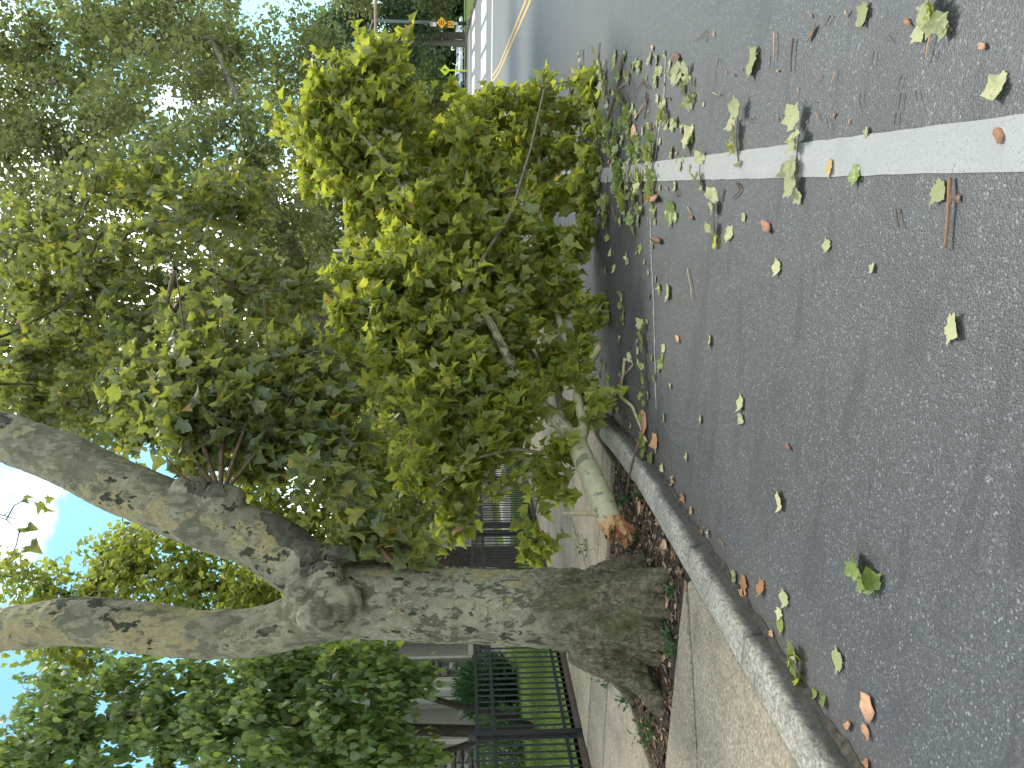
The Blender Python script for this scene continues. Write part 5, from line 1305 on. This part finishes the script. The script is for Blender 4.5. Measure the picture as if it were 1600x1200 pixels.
twig_obj([(972,620),(990,635),(1000,660),(1012,690)], 3.0, 'twig_pale', 'pale forked twig lying from the lane to the kerb end', side=[(972,620,978,560),(978,585,992,570)])
twig_obj([(1000,690),(990,720),(984,745),(980,775)], 2.2, 'twig', 'dark thin twig across the kerb top by the pit', z=0.125)
twig_obj([(978,560),(975,590),(962,620)], 3.0, 'twig_pale', 'grey crooked stick in front of the kerb end')
twig_obj([(1470,20),(1452,60),(1448,90)], 1.6, 'bark_chip', 'thin red twig under the limp pale sprig')
twig_obj([(1240,60),(1238,90),(1237,112)], 1.8, 'twig', 'flat dark pod like stick right of the white line')
twig_obj([(1210,50),(1212,70),(1210,95)], 1.6, 'bark_chip', 'slim red stemmed twig with a dry end')
twig_obj([(1408,145),(1405,172)], 1.2, 'twig', 'single short thin twig right of the white line')
twig_obj([(1115,145),(1128,150),(1125,143)], 1.2, 'twig_pale', 'pale hooked twig on the traffic lane')
twig_obj([(1150,285),(1160,296),(1145,310)], 1.6, 'twig', 'dark curved twig under the white line sprig')
twig_obj([(975,85),(965,140),(950,190),(940,240)], 2.4, 'twig', 'long dark stick lying along the leafy torn twig')
twig_obj([(1075,420),(1080,445),(1083,470)], 1.2, 'twig_pale', 'thin pale stalk on the lane')
twig_obj([(905,115),(893,150),(890,120),(880,118)], 2.0, 'twig', 'dark bare twig end poking out of the fallen crown', z=0.15)
def whereabouts(x, y):
    a = 'on the traffic lane' if y < 195 else 'on or beside the white line' if y < 290 else 'in the parking lane' 
    b = 'close under the fallen crown' if x < 955 else 'near the pale seam' if x < 1035 else 'towards the camera'
    return a + ', ' + b
TINT = {'leaf_pale':'pale', 'leaf_fresh':'green', 'leaf_brown':'brown'}
def scatter(n, zone, sz, mats, label, group, name, cat, z=0.006):
    k = 0
    while k < n:
        x, y = zone()
        v_ = random.choice((1,2,3,4)); mt = random.choice(mats); drop_leaf(x, y, random.uniform(*sz), mt, v_, random.uniform(0,6.28), 'small %s leaf scrap %s' % (TINT[mt], whereabouts(x, y)), group, name, cat, z); k += 1
def zoneA():
    while True:
        y = random.uniform(85, 340); x = random.gauss(985, 48)
        if 905 < x < 1100: return x, y
def zoneB():
    while True:
        y = random.uniform(340, 640); x = random.gauss(985, 42)
        if 930 < x < 1090: return x, y
scatter(95, zoneA, (8,20), ['leaf_pale','leaf_pale','leaf_fresh'], 'small torn green leaf in the debris around the white line', 'leaf scraps scattered over the asphalt', 'fallen_leaf', 'leaf')
scatter(45, zoneB, (8,17), ['leaf_pale','leaf_pale','leaf_fresh'], 'small torn green leaf in the parking lane before the fallen crown', 'leaf scraps scattered over the asphalt', 'fallen_leaf', 'leaf')
for i in range(70):
    x, y = zoneA() if i < 50 else (random.uniform(1100,1330), random.uniform(20,200))
    drop_chip(x, y, random.uniform(5,12), random.uniform(0,6), 'tiny brown bark crumb ' + whereabouts(x, y), 'bark crumbs on the asphalt', random.randrange(5), 0.6)
for i in range(45):
    x, y = zoneA() if i < 25 else (random.uniform(1100,1480), random.uniform(20,190)); l_ = random.uniform(8,26); a_ = random.uniform(-0.9,0.9)
    twig_obj([(x,y),(x+math.sin(a_)*l_*0.4,y+math.cos(a_)*l_*0.5),(x+math.sin(a_)*l_,y+math.cos(a_)*l_)], random.uniform(0.7,1.3), 'twig' if i % 3 else 'bark_chip', ('tiny dark twig scrap ' if i % 3 else 'tiny reddish twig scrap ') + whereabouts(x, y), 'twig scraps on the asphalt')
def zoneC():
    return random.uniform(905, 1000), random.uniform(95, 330)
for i in range(20):
    x, y = zoneC(); sprig(x, y, random.uniform(35,70), random.uniform(-0.2,0.9), random.randint(4,8), random.choice(('leaf_fresh','leaf_pale','leaf_fresh')), 'small torn leafy sprig ' + whereabouts(x, y), 'torn sprigs in the debris strip', size=0.11)
for i in range(26):   # gutter litter by the tree and along the kerb
    y = random.uniform(3.0, 7.0); p = np.array([[kerb_line(y)+random.uniform(0.02,0.16), y, 0.01]]); a_, b_, c_ = project(p)
    if i % 2: drop_leaf(a_[0], b_[0], random.uniform(9,16), random.choice(('leaf_brown','leaf_pale')), random.choice((1,2,3)), random.uniform(0,6), 'small dry leaf collected in the gutter', 'dry leaf scraps in the gutter', z=0.01)
    else: drop_chip(a_[0], b_[0], random.uniform(7,14), random.uniform(0,6), 'small brown bark crumb collected in the gutter', 'bark crumbs in the gutter', i, 0.6, z=0.01)

# ---- earth pit: dry litter as one mass, larger brown scraps and weeds as things
n = 3600
lx = rng.uniform(-4.3, -2.42, n); ly = rng.uniform(4.3, 6.6, n)
okm = np.array([(y > 4.33) for y in ly])
C = np.stack([lx, ly, np.array([0.066+pitz(x,y) for x,y in zip(lx,ly)])], 1)[okm]; n = len(C)
V, F = leaf_cloud([(np.array([(-.28,0,0.02),(.3,.1,0.06),(.22,.8,.1),(-.05,1,.22),(-.3,.6,.05)]), np.array([(0,1,2),(0,2,3),(0,3,4)])), (np.array([(-.06,0,0),(.06,0,0.02),(.05,1,.06),(-.05,1,.03)]), np.array([(0,1,2),(0,2,3)]))],
                  C, rng.standard_normal((n,3))*[1,1,0.15], np.array([0,0,1.0])+rng.standard_normal((n,3))*0.4, rng.uniform(0.025,0.075,n))
tl = NT('litter'); gl = tl.new('NewGeometry')
lit = tl.done(tl.pbr(tl.ramp(gl.outputs['Random Per Island'], [(0,(0.035,0.024,0.017)),(0.45,(0.095,0.062,0.04)),(0.8,(0.19,0.125,0.08)),(0.95,(0.29,0.20,0.13)),(1,(0.34,0.17,0.09))]), 0.9, None, 0, 0.1))
o = bpy.data.objects.new('leaf_litter', soup('leaf_litter', V, F, lit)); col.objects.link(o); tag(o, 'dry brown leaf litter covering the earth around the tree', 'leaf litter', kind='stuff')
pitc = [(1000,790,30,'orange bark flake on the litter beside the log end'),(1005,795,22,'second paler bark flake touching the flake by the log'),(1040,852,34,'long orange bark flake next to the kerb'),(1055,868,18,'small orange flake between kerb and roots'),(1042,938,40,'upright orange bark flake leaning on the trunk foot'),(1072,915,16,'little orange flake at the slab corner'),(1040,1025,22,'orange flake under the left roots'),(1000,760,22,'brown bark curl behind the weeds by the log')]
for i,(x,y,s_,l_) in enumerate(pitc): drop_chip(x,y,s_,random.uniform(0,6),l_,None,i,0.7,z=0.11)
def weed(px, py, size_px, n, label, z=0.09, group=None):
    p = atz(px, py, z); D = (p-CAM) @ F_; s = size_px*D/F_PX
    root = empty('weed', p, label, 'weed', group)
    for k in range(n):
        a_ = random.uniform(0,6.28); el = random.uniform(0.3,1.3); d = np.array([math.cos(a_)*math.cos(el), math.sin(a_)*math.cos(el), math.sin(el)]); L = s*random.uniform(0.4,0.9)
        mb = MB(); mb.tube([p, p+d*L*0.5, p+d*L], [0.003,0.0025,0.0015], 4); stl = mb.build('stalk', M['weed'], root)
        kk = 4
        C = np.array([p + d*L*t + rng.normal(0,0.008,3) for t in np.linspace(0.4,1,kk)]); ax_ = d[None]+rng.standard_normal((kk,3))*0.8
        V, F = leaf_cloud([(np.array([(0,0,0),(.3,.35,.08),(.2,.8,.02),(0,1,-.1),(-.2,.8,.02),(-.3,.35,.08)]), np.array([(0,1,2),(0,2,3),(0,3,4),(0,4,5)]))], C - p, ax_, np.array([0,0,1.0])+rng.standard_normal((kk,3))*0.3, rng.uniform(0.03,0.055,kk))
        o = bpy.data.objects.new('leaves', soup('leaves', V, F, M['weed'])); col.objects.link(o); o.parent = root; o['kind'] = 'stuff'
for w_ in ((985,775,30,10,'dark green weed clump between the log and the kerb'),(1003,775,26,8,'small weed beside the orange flake by the log'),(990,845,26,8,'weed under the torn end of the log'),(1005,835,20,6,'tiny weed left of the splinter'),(1055,920,22,6,'weed sprouting by the slab corner'),(1045,965,28,8,'low weed at the front foot of the trunk'),
            (1052,985,24,7,'weed just left of the trunk foot weed'),(1060,1010,24,7,'weed at the edge of the front slab'),(1022,1062,26,7,'weed in the fork of the left root'),(1022,1140,40,12,'dark weed patch at the far left of the pit'),(985,1090,34,9,'weed strip behind the left root'),(955,1065,30,6,'lone tall weed in the pavement crack behind the trunk'),(920,855,32,8,'thin seedling right of the trunk, in the pavement joint')): weed(*w_)
